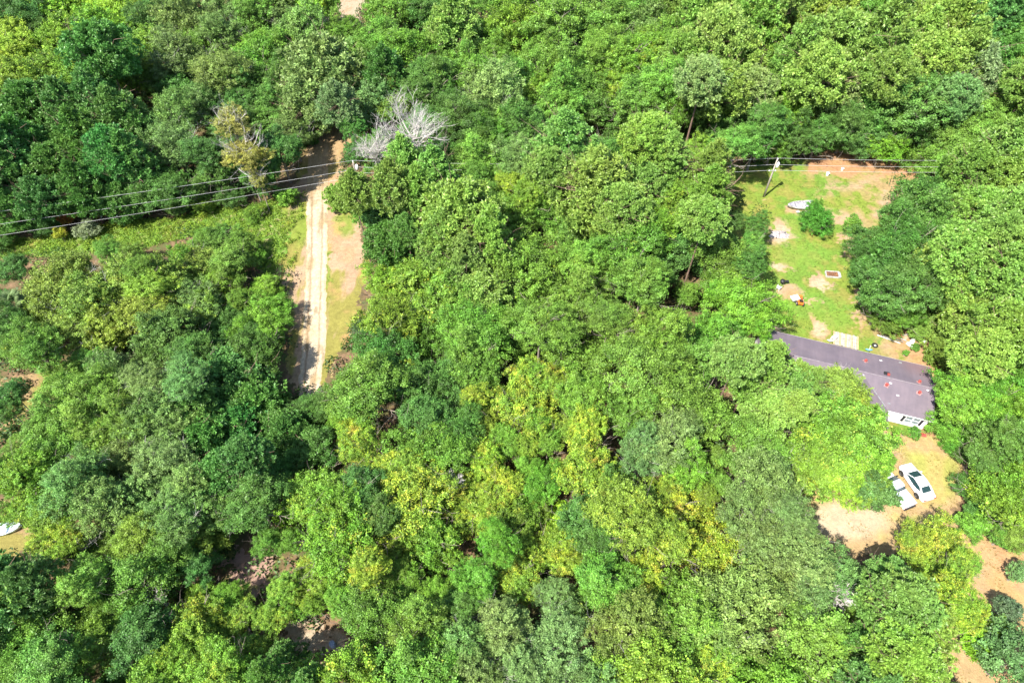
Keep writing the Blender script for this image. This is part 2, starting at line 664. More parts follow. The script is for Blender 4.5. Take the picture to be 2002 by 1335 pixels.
def yard_col(x, y, px, py):
    n = fbm(x, y, 3.5, 4, 2.2)
    n2 = fbm(x, y, .8, 4, 9.5)
    c = mix(TAN[None] * 1.06, OLV[None] * 1.5, sstep(.48, .7, n) * .55)
    sand = spots(px + (n2 - .5) * 30, py, [(1655, 1015, 90, 42)])
    c = mix(c, SAND[None] * .98, sand * .9)
    c = mix(c, GRS[None] * 1.3, spots(px, py, [(1795, 1018, 34, 12), (1790, 910, 26, 34), (1860, 930, 18, 50)]) * .45)
    c = mix(c, RED[None] * 1.1, sstep(1900, 1960, px + (n - .5) * 80) * .55)
    return c * (0.82 + 0.36 * n2)[:, None]


def verge_col(x, y, px, py):
    n = fbm(x, y * .3, 1.6, 4, 4.4)
    n2 = fbm(x, y, .7, 4, 6.5)
    c = mix(PINKY[None] * 1.1, OLV[None] * .95, sstep(.42, .6, n))
    g = spots(px + (n2 - .5) * 30, py, [(672, 440, 24, 26), (585, 440, 26, 45), (548, 430, 18, 60), (640, 520, 7, 60)])
    c = mix(c, GRS[None], np.clip(g * .9, 0, 1))
    c = mix(c, RED[None] * 1.15, sstep(.5, .66, fbm(x, y, 3.0, 3, 1.1)) * .5 * (px > 640))
    c = mix(c, TAN[None], (1 - sstep(300, 340, py)) * .8)
    return c * (0.78 + 0.44 * n2)[:, None]


def field_col(x, y, px, py):
    n = fbm(x, y, 3, 4, 4.4)
    n2 = fbm(x, y, .8, 4, 6.5)
    c = mix(GRB[None] * 1.05, OLV[None], sstep(.5, .72, n))
    c = mix(c, PINKY[None] * 1.1, sstep(.6, .72, n2) * .6)
    return c * (0.75 + 0.5 * n2)[:, None]


def tan_col(x, y, px, py):
    n = fbm(x, y, 3, 4, 1.4)
    n2 = fbm(x, y, .8, 4, 3.5)
    c = mix(TAN[None] * .85, OLV[None] * .9, sstep(.42, .58, n) * .85)
    return c * (0.8 + 0.4 * n2)[:, None]


def pink_col(x, y, px, py):
    n = fbm(x, y, 2, 4, 1.4)
    n2 = fbm(x, y, .6, 4, 3.5)
    c = mix(np.array([[0.300, 0.195, 0.150]]), GRS[None] * .8, sstep(.5, .62, n) * .8)
    return c * (0.75 + 0.5 * n2)[:, None]


def spur_col(x, y, px, py):
    n2 = fbm(x, y, .8, 4, 3.5)
    c = mix(SAND[None] * .85, PINKY[None], sstep(.45, .65, n2))
    return c * (0.85 + 0.3 * n2)[:, None]


g = MB().add([(-700, -300, 0), (700, -300, 0), (700, 1100, 0), (-700, 1100, 0)], [(0, 1, 2, 3)]).build('ground', M_floor)
tag(g, kind='structure')
for nm, poly, z, fn in (('lawn', LAWN_SHEET, .004, lawn_col), ('dirt_yard', YARD_SHEET, .012, yard_col), ('road_verge', VERGE + [] , .004, verge_col),
                        ('grass_field', FIELD, .008, field_col), ('dry_clearing', LEFT_A, .004, tan_col), ('dry_clearing', LEFT_C, .004, tan_col), ('dry_clearing', LEFT_B, .004, tan_col),
                        ('leaf_litter_clearing', PINK, .004, pink_col), ('sandy_path', SPUR, .012, spur_col), ('far_road', TOPROAD, .004, spur_col)):
    small = nm in ('leaf_litter_clearing', 'sandy_path', 'dry_clearing')
    tag(patch(nm, poly, z, fn, rag=2.2 if small else 1.3, smallrag=1.3 if small else .6), kind='structure')

# the sand track: a strip with ruts, running away from the camera
TRK = [(628, 236, 18), (622, 300, 19), (620, 380, 20.5), (620, 440, 21), (619, 520, 20), (616, 600, 22), (613, 680, 23), (606, 740, 22), (606, 800, 22), (600, 880, 22)]


def build_track():
    ctr = [at(x, y) for x, y, w in TRK]
    wid = [(at(x + w, y) - at(x - w, y)).x / 2 for x, y, w in TRK]
    ys = np.arange(ctr[-1].y, ctr[0].y, 0.14)
    cyy = np.array([c.y for c in ctr][::-1])
    cxx = np.interp(ys, cyy, np.array([c.x for c in ctr][::-1]))
    ww = np.interp(ys, cyy, np.array(wid[::-1]))
    nu = 46
    V = []
    C = []
    for i, yy in enumerate(ys):
        k = np.linspace(-1, 1, nu)
        lw = ww[i] * (1 + (fbm(np.array([3.1]), np.array([yy]), .9, 4)[0] - .5) * .30)
        rw = ww[i] * (1 + (fbm(np.array([9.1]), np.array([yy]), .9, 4)[0] - .5) * .30)
        x = cxx[i] + np.where(k < 0, k * lw, k * rw)
        wob = (fbm(np.array([7.7]), np.array([yy]), 6., 3)[0] - .5) * .22
        rut = np.maximum(np.exp(-((k + .50 + wob) / .10) ** 2), .8 * np.exp(-((k - .48 + wob) / .09) ** 2))
        hump = np.exp(-(k / .3) ** 2)
        z = .016 + .03 * hump - .0 * rut + .035 * np.exp(-((np.abs(k) - .78) / .1) ** 2)
        z[0] = z[-1] = .012
        yv = np.full(nu, yy)
        n = fbm(x, yv * .35, .8, 4, 2.0)
        n2 = fbm(x, yv, .35, 3, 5.0)
        c = mix(SAND[None] * 1.10, np.array([[.235, .160, .095]]), np.clip(rut * .95 * (.45 + n), 0, 1))
        c = mix(c, np.array([[.21, .155, .085]]), sstep(.56, .7, n) * .6)
        c = mix(c, OLV[None], sstep(.85, 1.0, np.abs(k)) * sstep(.4, .6, n2) * .5)
        pxx, pyy = proj_np(x, yv)
        c = mix(c, TAN[None] * 1.1, (1 - sstep(330, 420, pyy)) * .7)
        c = c * (0.80 + .40 * n2)[:, None]
        c = mix(c, TAN[None], np.clip(sstep(.55, .75, fbm(x, yv * .6, 2.5, 4, 31.)) * .55, 0, 1))
        V.append(np.stack([x, yv, z], 1))
        C.append(c)
    V = np.concatenate(V)
    C = np.clip(np.concatenate(C), .01, .85)
    n = len(ys)
    i, j = np.meshgrid(np.arange(n - 1), np.arange(nu - 1), indexing='ij')
    a = (i * nu + j).ravel()
    F = np.stack([a, a + 1, a + nu + 1, a + nu], 1)
    o = link('dirt_track', np_mesh('dirt_track', V, F, M_soil, {'soil': C}, smooth=True))
    tag(o, kind='structure')


build_track()

# ------------------------------------------------------------------ foliage generators
def unit(v):
    return v / (np.linalg.norm(v, axis=-1, keepdims=True) + 1e-9)


def kites(C, Nn, size, rs, aspect=0.55):
    """one small folded leaf (kite, 4 verts) at each centre C with normal Nn"""
    n = len(C)
    t = unit(np.cross(Nn, unit(rs.normal(size=(n, 3)))))
    b = np.cross(Nn, t)
    s = size * (0.7 + 0.6 * rs.random((n, 1)))
    w = s * aspect
    droop = Nn * s * 0.18
    V = np.stack([C - t * s * .5, C + b * w * .5 - t * s * .05 - droop, C + t * s * .5, C - b * w * .5 - t * s * .05 - droop], 1)
    return V.reshape(-1, 3)


def leaf_mesh(name, V, tint, leafr, mat, k=4):
    n = len(V) // k
    F = np.arange(n * k).reshape(n, k)
    return np_mesh(name, V, F, mat, {'tint': np.repeat(tint, k), 'leafr': np.repeat(leafr, k)})


def fib_dirs(n, rs, zmin=-0.35):
    i = np.arange(n) + .5
    z = 1 - (1 - zmin) * i / n
    ph = i * 2.39996 + rs.random() * 6.28
    r = np.sqrt(np.clip(1 - z * z, 0, 1))
    d = np.stack([r * np.cos(ph), r * np.sin(ph), z], 1)
    return unit(d + rs.normal(size=d.shape) * .13)


def oak_crown(name, Rr, nleaf, seed, bough=12, lobe=.6, flat=.9, size=.2, mat=None, spread=.62, outl=0.16, feather=.35):
    """broadleaf crown: unequal boughs, each a rough dome of leaf sprays; lobe = spray radius in metres"""
    rs = np.random.default_rng(seed)
    bd = fib_dirs(bough, rs, -0.45)
    ax = np.array([1 + rs.normal() * .14, 1 + rs.normal() * .14, flat])
    bc = [np.zeros(3)]
    br = [Rr * .50]
    for d in bd:
        f = rs.random()
        r = Rr * (.20 + .30 * rs.random() ** 1.3)
        bc.append(d * (Rr * (1.02 + .16 * rs.normal() * outl / .16) - r) * (.62 + .45 * f))
        br.append(r)
    C0, D0, R0_ = [], [], []
    for c0, r0 in zip(bc, br):
        k = max(8, int(3.1 * r0 * r0 / (lobe * lobe)))
        dirs = fib_dirs(k, rs, -.55)
        st = unit(rs.normal(size=3)) * .25 + 1
        for d in dirs:
            p = c0 + d * st * r0 * (.92 + rs.normal() * outl)
            ins = False
            for c1, r1 in zip(bc, br):
                if c1 is not c0 and np.linalg.norm(p - c1) < r1 * .72:
                    ins = True
                    break
            if ins and rs.random() < .9:
                continue
            C0.append(p)
            D0.append(d)
            R0_.append(lobe * (.55 + .8 * rs.random() ** 1.4))
    L_c = np.array(C0)
    L_o = np.array(D0)
    L_r = np.array(R0_)
    m = len(L_c)
    w = L_r ** 1.7
    cnt = np.maximum((nleaf * w / w.sum()).astype(int), 6)
    idx = np.repeat(np.arange(m), cnt)
    n = len(idx)
    # spray: leaves along an outward/upward axis, wider at the tip
    axis = unit(L_o[idx] + np.array([0, 0, .35]) + rs.normal(size=(m, 3))[idx] * .45)
    t = rs.random((n, 1)) ** .7
    wdt = (.35 + .65 * np.sin(np.pi * np.clip(t * .85 + .1, 0, 1)))
    side = rs.normal(size=(n, 3)) * np.array([.62, .62, .42])
    C = L_c[idx] + (axis * (t * 1.5 - .8) + side * wdt * .85) * L_r[idx][:, None]
    stray = rs.random(n) < feather * .3
    C[stray] += axis[stray] * (L_r[idx][stray] * (.3 + .7 * rs.random(stray.sum())))[:, None]
    C *= ax
    Nn = unit(axis * .6 + rs.normal(size=(n, 3)) * .62 + np.array([0, 0, .5]))
    tl = rs.random(m)
    tint = np.clip(tl[idx] * .62 + .38 * t[:, 0] * (.5 + .5 * rs.random(n)), 0, 1)
    sz = size * np.exp(rs.normal(size=(n, 1)) * .3)
    return leaf_mesh(name, kites(C, Nn, sz, rs, .62), tint, rs.random(n), mat or M_oak)


def pine_crown(name, Rr, Hh, nb, seed, tuft=0.42, per=9, blades=16, conic=.35, tip=.75):
    """pine crown: whorled limbs each carrying rounded tufts of needles"""
    rs = np.random.default_rng(seed)
    TC = []
    TO = []
    for i in range(nb):
        u = (i + .5) / nb                         # 0 base .. 1 top
        z = (u - .45) * Hh
        prof = math.sin(math.pi * min(1, (u * .82 + .20))) ** .6
        prof = prof * (1 - conic * u)
        a = i * 2.39996 + rs.normal() * .3
        rr = Rr * prof * (0.75 + .35 * rs.random()) * 1.15
        for k in range(max(2, int(per * (.5 + prof)))):
            f = rs.random() ** .55
            s = rs.normal() * .20
            x = math.cos(a + s) * rr * f
            y = math.sin(a + s) * rr * f
            zz = z + rr * .28 * f * f + rs.normal() * .22
            TC.append((x, y, zz))
            o = np.array([math.cos(a + s) * .9 * f, math.sin(a + s) * .9 * f, .75])
            TO.append(o / np.linalg.norm(o))
    for k in range(7):
        TC.append((rs.normal() * .45, rs.normal() * .45, (.5 + .06 * rs.random()) * Hh))
        TO.append((0, 0, 1))
    TC = np.array(TC)
    TO = np.array(TO)
    m = len(TC)
    tr = tuft * (0.75 + .6 * rs.random(m))
    idx = np.repeat(np.arange(m), blades)
    n = len(idx)
    d = unit(rs.normal(size=(n, 3)) + TO[idx] * .8)
    c = TC[idx] + d * .04
    side = unit(np.cross(d, unit(rs.normal(size=(n, 3)))))
    ln = tr[idx][:, None] * (.75 + .45 * rs.random((n, 1)))
    w = 0.052 + .03 * rs.random((n, 1))
    V = np.stack([c + side * w * .4, c + d * ln * .6 + side * w, c + d * ln, c + d * ln * .6 - side * w], 1).reshape(-1, 3)
    tl = rs.random(m)
    tint = np.clip(tl[idx] * .7 + .3 * rs.random(n), 0, 1)
    return leaf_mesh(name, V, tint, rs.random(n), M_pine)


def branch_mesh(name, Rr, seed, mat, levels=2, n0=7, zfrom=-.9, up=.55, r0=.16, reach=.92, sides=4, nsub=3, droop=0.0):
    """limbs spreading from the trunk top into the crown; origin = crown centre"""
    rs = random.Random(seed)
    b = MB()

    def grow(p, d, ln, r, lev):
        pts = [p]
        q = p.copy()
        dd = d.copy()
        for k in range(3):
            dd = (dd + Vector((rs.gauss(0, .18), rs.gauss(0, .18), rs.gauss(0, .12) + up * .12 - droop))).normalized()
            q = q + dd * ln / 3
            pts.append(q.copy())
        b.tube(pts, [r, r * .78, r * .58, r * .36], sides if lev == 0 else 3, cap=False)
        if lev < levels:
            for k in range(nsub):
                j = rs.randint(1, 3)
                nd = (dd + Vector((rs.gauss(0, .6), rs.gauss(0, .6), rs.gauss(.1, .4)))).normalized()
                grow(pts[j], nd, ln * rs.uniform(.45, .75), r * .45, lev + 1)

    base = Vector((0, 0, zfrom * Rr))
    for i in range(n0):
        a = i * 2.4 + rs.uniform(-.4, .4)
        el = rs.uniform(.2, 1.2) * up + .2
        d = Vector((math.cos(a) * math.cos(el), math.sin(a) * math.cos(el), math.sin(el) + .3)).normalized()
        p = base + Vector((0, 0, Rr * .12 * i / n0 * 4))
        grow(p, d, Rr * reach * rs.uniform(.7, 1.05), r0, 0)
    me = bpy.data.meshes.new(name)
    me.from_pydata(b.v, [], b.f)
    me.materials.append(mat)
    me.update()
    return me


def trunk_mesh(name, mat, r=.24, seed=0, bend=.35):
    rs = random.Random(seed)
    b = MB()
    pts = []
    rad = []
    for k in range(7):
        t = k / 6
        pts.append(Vector((math.sin(t * 2.3 + seed) * bend * t, math.sin(t * 3.1 + seed * 2) * bend * t, 10 * t)))
        rad.append(r * (1.35 if k == 0 else 1 - .6 * t))
    b.tube(pts, rad, 7)
    me = bpy.data.meshes.new(name)
    me.from_pydata(b.v, [], b.f)
    me.materials.append(mat)
    me.update()
    return me


# prototype meshes, shared by all trees of a kind
OAKL = [oak_crown('broadleaf_crown', 5.0, 42000, 100 + i, bough=b, lobe=l, outl=o, size=.168) for i, (b, l, o) in
        enumerate(((14, .62, .10), (18, .52, .13), (12, .66, .15), (20, .54, .16)))]
OAKS = [oak_crown('small_broadleaf_crown', 2.8, 13000, 140 + i, bough=9, lobe=.42, outl=.14, size=.17) for i in range(3)]
VINEL = [oak_crown('vine_crown', 4.5, 37000, 170 + i, bough=20, lobe=.46, outl=.22, size=.162, feather=.8) for i in range(3)]
GREYL = [oak_crown('open_crown', 5.0, 38000, 190 + i, bough=16, lobe=.5, outl=.20, size=.165, feather=.6) for i in range(3)]
DENSE = [oak_crown('dense_shrub_crown', 2.6, 12000, 210 + i, bough=9, lobe=.34, outl=.07, size=.18, flat=.8) for i in range(2)]
PINEL = [pine_crown('pine_crown', 4.6, h, 84, 300 + i, conic=c, per=10, tuft=.44, blades=30) for i, (h, c) in enumerate(((8.0, .3), (9.5, .5), (7.2, .2), (10.5, .65)))]
BR_OAK = [branch_mesh('branches', 5.0, 400 + i, M_bark, levels=2, n0=9, r0=.11) for i in range(3)]
BR_PIN = [branch_mesh('branches', 4.6, 420 + i, M_barkp, levels=1, n0=14, up=.2, zfrom=-.5, r0=.07) for i in range(2)]
BR_PALE = [branch_mesh('branches', 5.0, 440 + i, M_dead, levels=3, n0=9, r0=.08, reach=.9) for i in range(2)]
TRK_O = [trunk_mesh('trunk', M_bark, .26, i) for i in range(3)]
TRK_P = [trunk_mesh('trunk', M_barkp, .22, i + 5, .2) for i in range(2)]

# kind codes: meshes, colour, yellow share, typical crown-centre height, wording
KIND = {
    # code: (meshes, proto radius, branches, trunks, colour, yellow, hc, colour words, kind words, object name)
    'm': (OAKL, 5.0, BR_OAK, TRK_O, (0.108, 0.232, 0.030), .06, 6.0, 'mid green', 'broadleaf tree', 'broadleaf_tree'),
    'd': (OAKL, 5.0, BR_OAK, TRK_O, (0.068, 0.172, 0.030), .0, 5.5, 'dark green', 'broadleaf tree', 'broadleaf_tree'),
    'g': (GREYL, 5.0, BR_PALE, TRK_O, (0.128, 0.232, 0.056), .02, 6.0, 'grey-green', 'open-crowned tree', 'open_crowned_tree'),
    'b': (OAKL, 5.0, BR_OAK, TRK_O, (0.108, 0.268, 0.026), .04, 5.2, 'bright green', 'broadleaf tree', 'broadleaf_tree'),
    'v': (VINEL, 4.5, BR_OAK, TRK_O, (0.128, 0.262, 0.028), .26, 5.2, 'yellow-green', 'vine-covered tree', 'vine_covered_tree'),
    'y': (VINEL, 4.5, BR_OAK, TRK_O, (0.145, 0.272, 0.028), .52, 5.2, 'yellow-mottled', 'vine-covered tree', 'vine_covered_tree'),
    'l': (VINEL, 4.5, BR_OAK, TRK_O, (0.190, 0.370, 0.034), .20, 4.2, 'lime green', 'vine-covered tree', 'vine_covered_tree'),
    'o': (VINEL, 4.5, BR_PALE, TRK_O, (0.150, 0.262, 0.040), .22, 4.0, 'olive', 'bushy tree', 'bushy_tree'),
    'p': (PINEL, 4.6, BR_PIN, TRK_P, (0.178, 0.320, 0.058), .04, 9.5, 'pale green', 'pine', 'pine_tree'),
    'q': (PINEL, 4.6, BR_PIN, TRK_P, (0.096, 0.235, 0.048), .0, 8.0, 'deep green', 'pine', 'pine_tree'),
    'r': (PINEL, 4.6, BR_PIN, TRK_P, (0.185, 0.305, 0.105), .0, 8.5, 'grey-green', 'pine', 'pine_tree'),
    's': (OAKS, 2.8, BR_OAK, TRK_O, (0.110, 0.250, 0.032), .05, 2.6, 'mid green', 'shrub', 'shrub'),
    't': (OAKS, 2.8, BR_OAK, TRK_O, (0.062, 0.150, 0.045), .0, 2.6, 'dark green', 'shrub', 'shrub'),
    'u': (DENSE, 2.6, BR_OAK, TRK_O, (0.170, 0.350, 0.025), .10, 2.6, 'bright lime', 'shrub', 'shrub'),
    'w': (OAKS, 2.8, BR_OAK, TRK_O, (0.26, 0.32, 0.03), .45, 2.2, 'yellowish', 'shrub', 'shrub'),
}

LANDMARKS = [('dirt track', 620, 520), ('white sedan', 1792, 945), ('mobile home', 1750, 740), ('lawn utility pole', 1506, 345),
             ('bare grey tree', 800, 270), ('lawn', 1590, 540), ('small bare clearing', 480, 1120), ('fan palm', 20, 600),
             ('upper left corner', 0, 0), ('upper right corner', 2002, 0), ('lower left corner', 0, 1335), ('lower right corner', 2002, 1335),
             ('middle of the top edge', 1000, 0), ('middle of the bottom edge', 1000, 1335), ('centre of the photo', 1000, 667),
             ('left power lines', 300, 400), ('right edge midway', 2002, 600), ('left edge midway', 0, 760), ('pale sandy yard', 1650, 1020), ('yellow-leaved half dead tree', 455, 245), ('dry clearing on the left', 120, 730),
             ('lone bush on the lawn', 1597, 438), ('round shrub by the pickup', 1720, 962), ('big grey-green pine', 640, 170)]
ORD = ['', 'second ', 'third ', 'fourth ', 'fifth ', 'sixth ', 'seventh ', 'eighth ', 'ninth ']
trees = []          # (object, kind code, px, py, rpx)
protos = {}


def jit(c, a=.09):
    k = 1 + rng.normal() * a
    return (c[0] * k * (1 + rng.normal() * .10), c[1] * k, c[2] * k * (1 + rng.normal() * .10))


def add_tree(code, px, py, rpx, hc=None, label=None, color=None, yel=None, zs=1.0, cat=None, rx=1.0, minimal=False):
    ms, R0, brs, trs, c, ya, h0, cw, kw, on = KIND[code]
    if hc is None:
        hc = h0 * (1 + rng.normal() * .10)
    for _ in range(14):                 # keep trunks out of the clearings: lower crowns at their edges
        p = at(px, py, hc)
        z = (CAM_H - hc) / (SP + (py - 667.5) / FPX * CP)
        Rw = rpx * z / FPX
        bx, by, _z = proj(p.x, p.y, 0)
        if label or hc < Rw * .62 or not any(inpoly([bx], [by], q)[0] for q in CLEAR):
            break
        hc *= .88
    s = Rw / R0
    hc = max(hc, Rw * .55)
    t = empty(on, (p.x, p.y, 0), rng.random() * 6.28)
    k = int(rng.integers(len(ms)))
    cr = link('crown', ms[k], t)
    cr.location = (0, 0, hc)
    cr.scale = (s * rx, s / rx, s * zs * (0.9 + .2 * rng.random()))
    cc = jit(color or c)
    cr.color = (*cc, ya if yel is None else yel)
    tr = link('trunk', trs[int(rng.integers(len(trs)))], t)
    tr.scale = (max(s, .4), max(s, .4), hc / 10)
    if kw != 'shrub':
        bo = link('branches', brs[int(rng.integers(len(brs)))], t)
        bo.location = (0, 0, hc)
        bo.scale = (s * 1.02, s * 1.02, s * 1.02)
    trees.append((t, code, px, py, rpx, label, cat))
    return t


# hand-placed trees, read off the photograph: kind, x, y, radius (pixels of the 2002-wide photo)
H = []
def T(code, *rows):
    for r in rows:
        H.append((code,) + r)


T('l', (90, 30, 48), (150, 22, 46), (200, 66, 44), (118, 84, 44), (60, 118, 42), (218, 24, 44), (30, 92, 42), (185, 130, 44), (250, 70, 40), (600, 14, 34))
T('v', (30, 165, 48), (100, 150, 46), (292, 100, 46), (160, 165, 50), (20, 215, 40), (330, 10, 36), (640, 10, 34), (255, 150, 36))
T('d', (22, 30, 44), (86, 62, 26), (165, 46, 24), (303, 44, 42), (270, 128, 34))
T('g', (380, 56, 54), (440, 24, 46), (350, 122, 48), (440, 150, 46), (600, 70, 50), (560, 34, 44), (330, 240, 46), (345, 290, 52), (575, 270, 46), (400, 205, 40))
T('m', (492, 72, 46), (400, 108, 44), (500, 20, 40), (540, 90, 42), (380, 165, 42), (680, 62, 40), (655, 70, 36))
T('b', (492, 132, 48), (510, 100, 40))
T('d', (540, 165, 44), (370, 200, 46), (480, 200, 36), (425, 340, 40), (395, 300, 36), (320, 370, 44), (345, 405, 36), (445, 385, 36), (530, 240, 44), (550, 300, 42), (510, 340, 40), (690, 250, 36), (700, 300, 34), (285, 250, 36))
T('q', (200, 108, 58), (70, 225, 60), (140, 225, 54), (190, 208, 52), (235, 240, 52), (165, 280, 56), (60, 300, 56), (110, 330, 48), (30, 350, 44), (160, 370, 44), (220, 300, 46), (80, 390, 40), (240, 395, 40), (25, 410, 36))
T('q', (264, 330, 54))
T('v', (400, 400, 34), (500, 415, 26), (135, 345, 26))
T('r', (635, 155, 74), (660, 205, 56), (590, 215, 50))
T('q', (755, 150, 42), (600, 262, 30))
T('m', (740, 92, 48), (790, 105, 54), (760, 30, 48), (1012, 62, 64), (1090, 58, 64), (1060, 130, 54), (1180, 58, 58), (770, 212, 46), (1030, 20, 50), (930, 305, 48), (1110, 20, 50), (960, 260, 46))
T('p', (885, 60, 54))
T('d', (842, 42, 46), (930, 78, 44), (842, 150, 44), (900, 235, 48), (1020, 248, 50), (1165, 222, 52), (1395, 240, 46), (860, 200, 46), (820, 180, 36))
T('m', (915, 150, 54), (1130, 165, 54), (1250, 205, 54), (1100, 215, 50), (1330, 222, 44), (720, 120, 40), (990, 160, 50))
T('g', (955, 200, 60), (720, 215, 44), (1240, 70, 50), (700, 120, 36))
T('v', (800, 125, 24), (770, 112, 26), (1205, 135, 52), (1040, 182, 32), (1260, 120, 50), (1190, 170, 40))
T('m', (1300, 170, 52), (1290, 90, 50), (1250, 30, 48), (1330, 130, 44), (1180, 110, 46))
T('p', (1100, 290, 62), (1075, 340, 46), (1268, 272, 48), (1312, 295, 34), (1300, 330, 36), (790, 322, 44), (765, 365, 44), (850, 345, 48), (820, 385, 46), (1165, 375, 74), (1215, 410, 50), (905, 425, 72), (870, 470, 50), (1392, 330, 46), (1385, 385, 50), (1375, 430, 42))
T('p', (693, 375, 52), (665, 385, 40), (720, 410, 44), (960, 470, 50))
T('q', (755, 430, 40), (765, 470, 44), (735, 475, 40), (795, 450, 30))
T('v', (1000, 365, 34), (1045, 375, 34), (1235, 308, 32), (1325, 385, 36), (1300, 400, 36), (1340, 440, 44), (1365, 300, 30), (1290, 440, 32))
T('m', (945, 340, 46), (925, 370, 40), (1060, 410, 44), (1010, 420, 46))
T('p', (1360, 62, 58), (1405, 90, 62), (1340, 120, 44), (1450, 130, 50), (1560, 40, 56), (1500, 90, 50), (1640, 92, 66), (1720, 92, 66), (1600, 150, 54), (1560, 110, 50), (1680, 150, 54), (1850, 66, 66), (1800, 90, 50), (1880, 130, 58), (1475, 40, 50), (1830, 120, 50), (1620, 30, 50), (1745, 160, 46))
T('q', (1930, 60, 60), (1985, 100, 54), (1960, 30, 50), (1955, 130, 46), (1860, 20, 44))
T('p', (1400, 182, 54), (1740, 150, 46))
T('r', (1470, 180, 46), (1900, 168, 52), (1370, 160, 44), (1640, 190, 46), (1870, 190, 40))
T('m', (1780, 38, 48), (1720, 30, 46), (1975, 195, 52), (1910, 255, 48), (1650, 280, 36), (1510, 290, 34), (1440, 285, 42), (1830, 305, 44), (1860, 270, 44), (1930, 215, 46), (1990, 250, 40))
T('b', (1525, 185, 56), (1590, 212, 38), (1545, 225, 34))
T('d', (1800, 208, 66), (1770, 250, 50), (1600, 270, 40), (1555, 275, 36), (1500, 240, 40), (1430, 235, 40), (1700, 235, 46), (1660, 240, 40), (1850, 235, 44), (1480, 275, 34), (1690, 275, 36))
T('b', (1726, 285, 42), (1870, 335, 34))
T('p', (1965, 300, 56), (1905, 335, 52), (1955, 370, 62), (1990, 430, 60), (1920, 420, 54), (1940, 480, 56), (1985, 530, 56))
T('d', (1800, 400, 56), (1760, 440, 56), (1830, 450, 56), (1710, 480, 46), (1770, 500, 58), (1710, 545, 50), (1780, 565, 56), (1730, 590, 46), (1860, 390, 50))
T('m', (1735, 632, 36), (1775, 620, 36))
T('p', (1838, 520, 40), (1890, 500, 56), (1850, 560, 40), (1920, 560, 56), (1975, 590, 56), (1905, 620, 56), (1960, 650, 58), (1850, 690, 50), (1880, 655, 46), (1800, 645, 26), (1920, 690, 48), (1990, 700, 50), (1830, 630, 30))
T('b', (1895, 750, 52), (1960, 745, 54), (1880, 790, 50), (1865, 830, 42), (1930, 800, 50), (1985, 800, 46), (1870, 870, 28))
T('d', (1945, 860, 50), (1900, 890, 34), (1890, 955, 34), (1925, 900, 36), (1905, 1000, 30), (1985, 860, 44))
T('v', (1955, 960, 58), (1990, 1000, 40), (1990, 910, 40))
T('m', (1895, 1030, 36), (1960, 1050, 30))
T('y', (1825, 1068, 66), (1785, 1065, 44), (1880, 1105, 44), (1862, 1165, 64), (1885, 1205, 42), (1835, 1120, 56))
T('p', (1760, 1185, 74), (1800, 1240, 64), (1770, 1290, 62), (1820, 1310, 40))
T('q', (1730, 1120, 48), (1705, 1260, 50))
T('p', (1500, 712, 62), (1465, 740, 62), (1545, 752, 60), (1500, 800, 64), (1440, 705, 44), (1565, 790, 40))
T('o', (1632, 752, 36), (1600, 740, 28), (1655, 775, 28), (1650, 808, 34))
T('v', (1640, 835, 66), (1605, 870, 60), (1590, 915, 50), (1700, 825, 42))
T('l', (1672, 880, 54), (1645, 920, 44))
T('b', (1453, 606, 58), (1420, 570, 40), (1480, 640, 36))
T('m', (1440, 540, 50), (1400, 500, 54), (1470, 480, 36))
T('d', (1465, 520, 36), (1480, 440, 30))
T('b', (522, 560, 38), (518, 610, 38), (500, 500, 30), (530, 650, 28), (470, 650, 30))
T('q', (400, 815, 66), (415, 870, 62), (455, 745, 66), (505, 790, 52), (470, 830, 50), (560, 845, 42), (440, 930, 50), (480, 900, 46))
T('d', (330, 660, 58), (380, 690, 44), (300, 690, 36), (30, 530, 44), (15, 640, 36), (410, 700, 30), (440, 640, 34), (25, 770, 40), (15, 800, 40))
T('g', (340, 790, 54), (310, 840, 50), (360, 740, 38), (385, 600, 40), (330, 900, 50), (280, 750, 34), (215, 930, 54))
T('o', (120, 570, 56), (180, 600, 54), (90, 620, 46), (160, 530, 46), (240, 560, 48), (130, 660, 46), (330, 560, 48), (280, 620, 46), (210, 650, 46), (400, 540, 46))
T('m', (70, 680, 44), (130, 740, 36), (160, 780, 54), (100, 830, 46), (150, 850, 54), (200, 830, 54), (260, 820, 44), (250, 500, 36), (210, 490, 30), (430, 470, 44), (470, 480, 40), (395, 480, 34), (280, 530, 34))
T('d', (598, 800, 26))
T('m', (612, 812, 26), (585, 822, 24))
T('v', (290, 560, 34), (420, 560, 36), (400, 600, 40), (15, 930, 44), (60, 930, 48), (80, 980, 44), (100, 1020, 40))
T('g', (150, 940, 54), (180, 1000, 54), (250, 980, 50), (300, 960, 48), (370, 960, 50), (240, 900, 46), (355, 1010, 50), (420, 1000, 46))
T('m', (100, 890, 50), (390, 1040, 46), (440, 1040, 36), (330, 1050, 46), (270, 1050, 44))
T('y', (260, 890, 18), (110, 1070, 36), (395, 1210, 44), (420, 1240, 40), (60, 1290, 30))
T('q', (20, 1120, 56), (60, 1140, 48), (560, 1290, 60), (600, 1330, 50), (520, 1320, 40))
T('m', (130, 1200, 60), (60, 1220, 64), (170, 1270, 56), (100, 1300, 60), (160, 1140, 46), (20, 1290, 56), (220, 1200, 40))
T('v', (350, 1240, 46), (380, 1290, 54), (430, 1310, 50), (320, 1310, 46), (395, 1165, 30))
